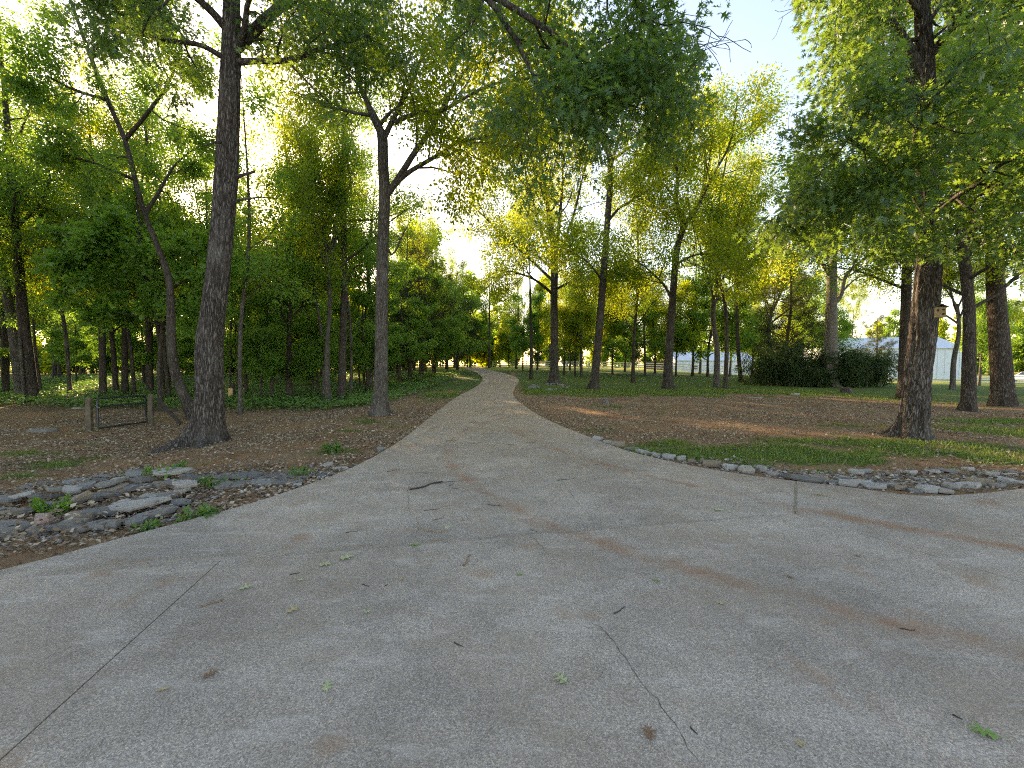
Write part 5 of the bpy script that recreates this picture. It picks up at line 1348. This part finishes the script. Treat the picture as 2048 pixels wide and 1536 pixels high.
# ------------------------------------------------------------------ white fence, buildings, car beyond the lawn
WHITE = simple_mat('white_paint', (.74, .75, .74), .55, .06, 4)
FENCE_A = np.array([at(760, 737, 92)[:2], at(850, 737, 90)[:2], at(912, 737, 88)[:2]])
FENCE = np.array([at(985, 737, 84)[:2], at(1100, 736, 76)[:2], at(1228, 737, 70)[:2], at(1372, 740, 66)[:2], at(1600, 748, 61)[:2], at(1850, 760, 57)[:2], at(2100, 772, 53)[:2]])
def build_fence(name, label, line, gap=4.0):
    dl = np.linalg.norm(np.diff(line, axis=0), axis=1).sum(); m = int(dl / gap) + 1
    P = resample(line, m); z = ground_z(P[:, 0], P[:, 1])
    root = empty(name, (P[0, 0], P[0, 1], z[0])); tag(root, label, 'fence'); o0 = np.array([P[0, 0], P[0, 1], z[0]])
    pm = box_mesh('post', (0, 0, .58), (.14, .14, 1.24), None, .01); pm.materials.append(WHITE)
    cm = bpy.data.meshes.new('post_cap'); bm = bmesh.new(); bmesh.ops.create_cone(bm, cap_ends=True, segments=4, radius1=.13, radius2=.01, depth=.09, matrix=Matrix.Translation((0, 0, 1.246)) @ Matrix.Rotation(math.pi / 4, 4, 'Z')); bm.to_mesh(cm); bm.free(); cm.materials.append(WHITE)
    for i in range(m):
        p = obj('post', pm, None, root); p.location = np.array([P[i, 0], P[i, 1], z[i]]) - o0
        c = obj('post_cap', cm, None, p)
    for i in range(m - 1):
        a = np.array([P[i, 0], P[i, 1], z[i]]) - o0; b = np.array([P[i + 1, 0], P[i + 1, 1], z[i + 1]]) - o0; d = b - a
        for h in (.35, .70, 1.05):
            r = obj('rail', box_mesh('rail', (0, 0, 0), (np.linalg.norm(d) - .14, .04, .14)), WHITE, root)
            r.location = (a + b) / 2 + np.array([0, 0, h]); r.rotation_euler = (0, -math.atan2(d[2], math.hypot(d[0], d[1])), math.atan2(d[1], d[0]))
build_fence('rail_fence', 'long white three-rail fence crossing behind the lawn trees', FENCE)
build_fence('rail_fence', 'short white rail fence left of the far end of the drive', FENCE_A)

BLUE = simple_mat('pale_metal_siding', (.60, .67, .74), .5, .05, 1.5); ROOFM = simple_mat('metal_roof', (.55, .60, .65), .45, .08, 1.5)
GLASS = simple_mat('dark_glass', (.03, .04, .05), .1, .1, 2); TRIM = simple_mat('white_trim', (.75, .76, .77), .5, .05, 3)
def barn(name, label, cx, cy, w, d, eave, ridge, rz, wall, roof, doors, wins):
    z = float(ground_z(cx, cy)[0]) - .1
    root = empty(name, (cx, cy, z), rz); tag(root, label, 'building')
    V = [(-w / 2, -d / 2, 0), (w / 2, -d / 2, 0), (w / 2, d / 2, 0), (-w / 2, d / 2, 0), (-w / 2, -d / 2, eave), (w / 2, -d / 2, eave), (w / 2, d / 2, eave), (-w / 2, d / 2, eave), (-w / 2, 0, ridge), (w / 2, 0, ridge)]
    me = bpy.data.meshes.new('wall'); me.from_pydata(V, [], [(0, 1, 5, 4), (2, 3, 7, 6), (1, 2, 6, 9, 5), (3, 0, 4, 8, 7)]); obj('wall', me, wall, root)
    sl_ = math.atan2(ridge - eave, d / 2); L = math.hypot(d / 2, ridge - eave) + .35
    for s in (-1, 1):
        r = obj('roof_slope', box_mesh('roof_slope', (0, 0, 0), (w + .6, L, .10)), roof, root)
        mid = L / 2 - .0
        r.location = (0, s * (math.cos(sl_) * mid), ridge + .07 - math.sin(sl_) * mid); r.rotation_euler = (-s * sl_, 0, 0)
    for i in range(int(w / 1.2) + 1):
        x = -w / 2 + .1 + i * 1.2
        if x < w / 2: obj('rib', box_mesh('rib', (x, -d / 2 - .03, eave / 2), (.08, .055, eave)), wall, root)
    for x, ww, hh in doors:
        dr = obj('door', box_mesh('door', (x, -d / 2 - .06, hh / 2), (ww, .05, hh)), TRIM, root)
        for q in range(3): obj('door_panel', box_mesh('door_panel', (x, -d / 2 - .095, hh * (q + .5) / 3), (ww * .92, .02, hh / 3 * .8)), TRIM, dr)
    for x, zz, ww, hh in wins:
        f = obj('window', box_mesh('window', (x, -d / 2 - .06, zz), (ww, .06, hh)), TRIM, root)
        obj('pane', box_mesh('pane', (x, -d / 2 - .10, zz), (ww * .82, .03, hh * .82)), GLASS, f)
    return root
p = at(1792, 735, 80); barn('metal_barn', 'large pale blue-white metal barn beyond the fence on the right', p[0], p[1] + 5, 22, 11, 5.6, 7.8, -.12, BLUE, ROOFM, [(5, 3.2, 3), (-4, 3.2, 3)], [(0.5, 2, 1, 1.1)])
p = at(1432, 733, 86); barn('low_house', 'low pale blue house seen between trunks left of the bamboo thicket', p[0], p[1] + 4, 15, 8, 2.9, 4.6, -.05, BLUE, ROOFM, [(1.5, 1.0, 2.1)], [(-4, 1.5, 1.4, 1.2), (4.5, 1.5, 1.4, 1.2)])
BRN = simple_mat('brown_boards', (.14, .075, .045), .85, .25, 3)
p = at(1290, 737, 92); q = at(1385, 737, 90); z = float(ground_z(p[0], p[1])[0]); bf = empty('board_fence', (p[0], p[1], z)); tag(bf, 'low brown board fence far behind the white rails', 'fence')
for i in range(24):
    t = i / 23; obj('board', box_mesh('board', ((q[0] - p[0]) * t, (q[1] - p[1]) * t, .85), (.40, .03, 1.7)), BRN, bf)

def car(px, py, Y, label, rz):
    p = at(px, py, Y); z = float(ground_z(p[0], p[1])[0])
    root = empty('parked_car', (p[0], p[1], z), rz); tag(root, label, 'car')
    paint = simple_mat('car_white', (.72, .73, .75), .25, .03, 2); paint.node_tree.nodes['Principled BSDF'].inputs['Coat Weight'].default_value = .6
    prof = [(-2.2, .35), (-2.25, .75), (-2.0, .98), (-1.0, 1.05), (-.35, 1.48), (.9, 1.52), (1.75, 1.1), (2.15, 1.0), (2.25, .6), (2.2, .33)]
    bm = bmesh.new(); rows = []
    for s, k in ((-.85, 1), (-.9, 0), (.9, 0), (.85, 1)): pass
    ys = [-.88, -.80, .80, .88]
    for i, yy in enumerate(ys):
        rows.append([bm.verts.new((x, yy * (0.82 if zz > 1.2 else 1), zz)) for x, zz in prof])
    m = len(prof)
    for a, b in zip(rows[:-1], rows[1:]):
        for i in range(m): bm.faces.new([a[i], a[(i + 1) % m], b[(i + 1) % m], b[i]])
    bm.faces.new(rows[0][::-1]); bm.faces.new(rows[-1]); bmesh.ops.recalc_face_normals(bm, faces=bm.faces[:])
    obj('body', bm_mesh('body', bm), paint, root)
    me = bpy.data.meshes.new('windshield'); me.from_pydata([(-.98, -.68, 1.075), (-.98, .68, 1.075), (-.40, .60, 1.455), (-.40, -.60, 1.455)], [], [(0, 1, 2, 3)])
    for v in me.vertices: v.co.x -= .012; v.co.z += .012
    obj('windshield', me, GLASS, root)
    for s in (-1, 1):
        me = bpy.data.meshes.new('side_window'); me.from_pydata([(-.75, s * .895, 1.08), (1.3, s * .895, 1.08), (.85, s * .80, 1.44), (-.3, s * .80, 1.44)], [], [(0, 1, 2, 3)]); obj('side_window', me, GLASS, root)
        for xx in (-1.35, 1.35):
            bm = bmesh.new(); bmesh.ops.create_cone(bm, cap_ends=True, segments=20, radius1=.33, radius2=.33, depth=.22, matrix=Matrix.Translation((xx, s * .80, .33)) @ Matrix.Rotation(math.pi / 2, 4, 'X'))
            wh = obj('wheel', bm_mesh('wheel', bm), simple_mat('tyre', (.02, .02, .02), .8), root)
            bm = bmesh.new(); bmesh.ops.create_cone(bm, cap_ends=True, segments=16, radius1=.2, radius2=.17, depth=.03, matrix=Matrix.Translation((xx, s * .92, .33)) @ Matrix.Rotation(math.pi / 2, 4, 'X'))
            obj('rim', bm_mesh('rim', bm), simple_mat('rim_metal', (.5, .5, .52), .3, .05, 3, .8), wh)
        obj('headlight', box_mesh('headlight', (-2.2, s * .62, .78), (.12, .3, .12), None, .02), TRIM, root)
car(2060, 745, 60, 'white car parked beyond the fence at the right edge', .15)

# debris on the lawn
stone(1590, 789, .55, .3, .10, .2, ST_PALE, 'pale flat rock with a dark top lying on the right lawn', None, 0, (0, 0), 3)
stone(1510, 795, .8, .25, .05, .1, ST_PALE, 'low whitish flat stone flush in the right lawn', None, 0, (0, 0), 6)
for i in range(14):
    a = rg.uniform(0, 6.28); g = gnd(1100, 772); stone(1100 + math.cos(a) * 40 * rg.uniform(.6, 1), 772 + math.sin(a) * 6 + 2, rg.uniform(.3, .6), rg.uniform(.15, .3), rg.uniform(.08, .16), rg.uniform(0, 6), ST_GREY, 'grey rock heaped round the foot of the tree with exposed roots', 'rocks round the rooted tree', 0, (rg.uniform(-.3, .3), rg.uniform(-.3, .3)), i)


# place words for repeats that differ only by where they stand
ORD = 'first second third fourth fifth sixth seventh eighth ninth tenth eleventh twelfth thirteenth fourteenth fifteenth sixteenth'.split()
for grp in ('leafy trees toward the white fence', 'low trees left of the bend', 'trees at the far end of the drive', 'young trees at the rim of the left wood'):
    mem = sorted((o for o in COL.objects if o.get('group') == grp), key=lambda o: o.location.x / o.location.y)
    for i, o in enumerate(mem):
        o['label'] = ' '.join(o['label'].split()[:11]) + ', ' + ORD[i] + ' from left'
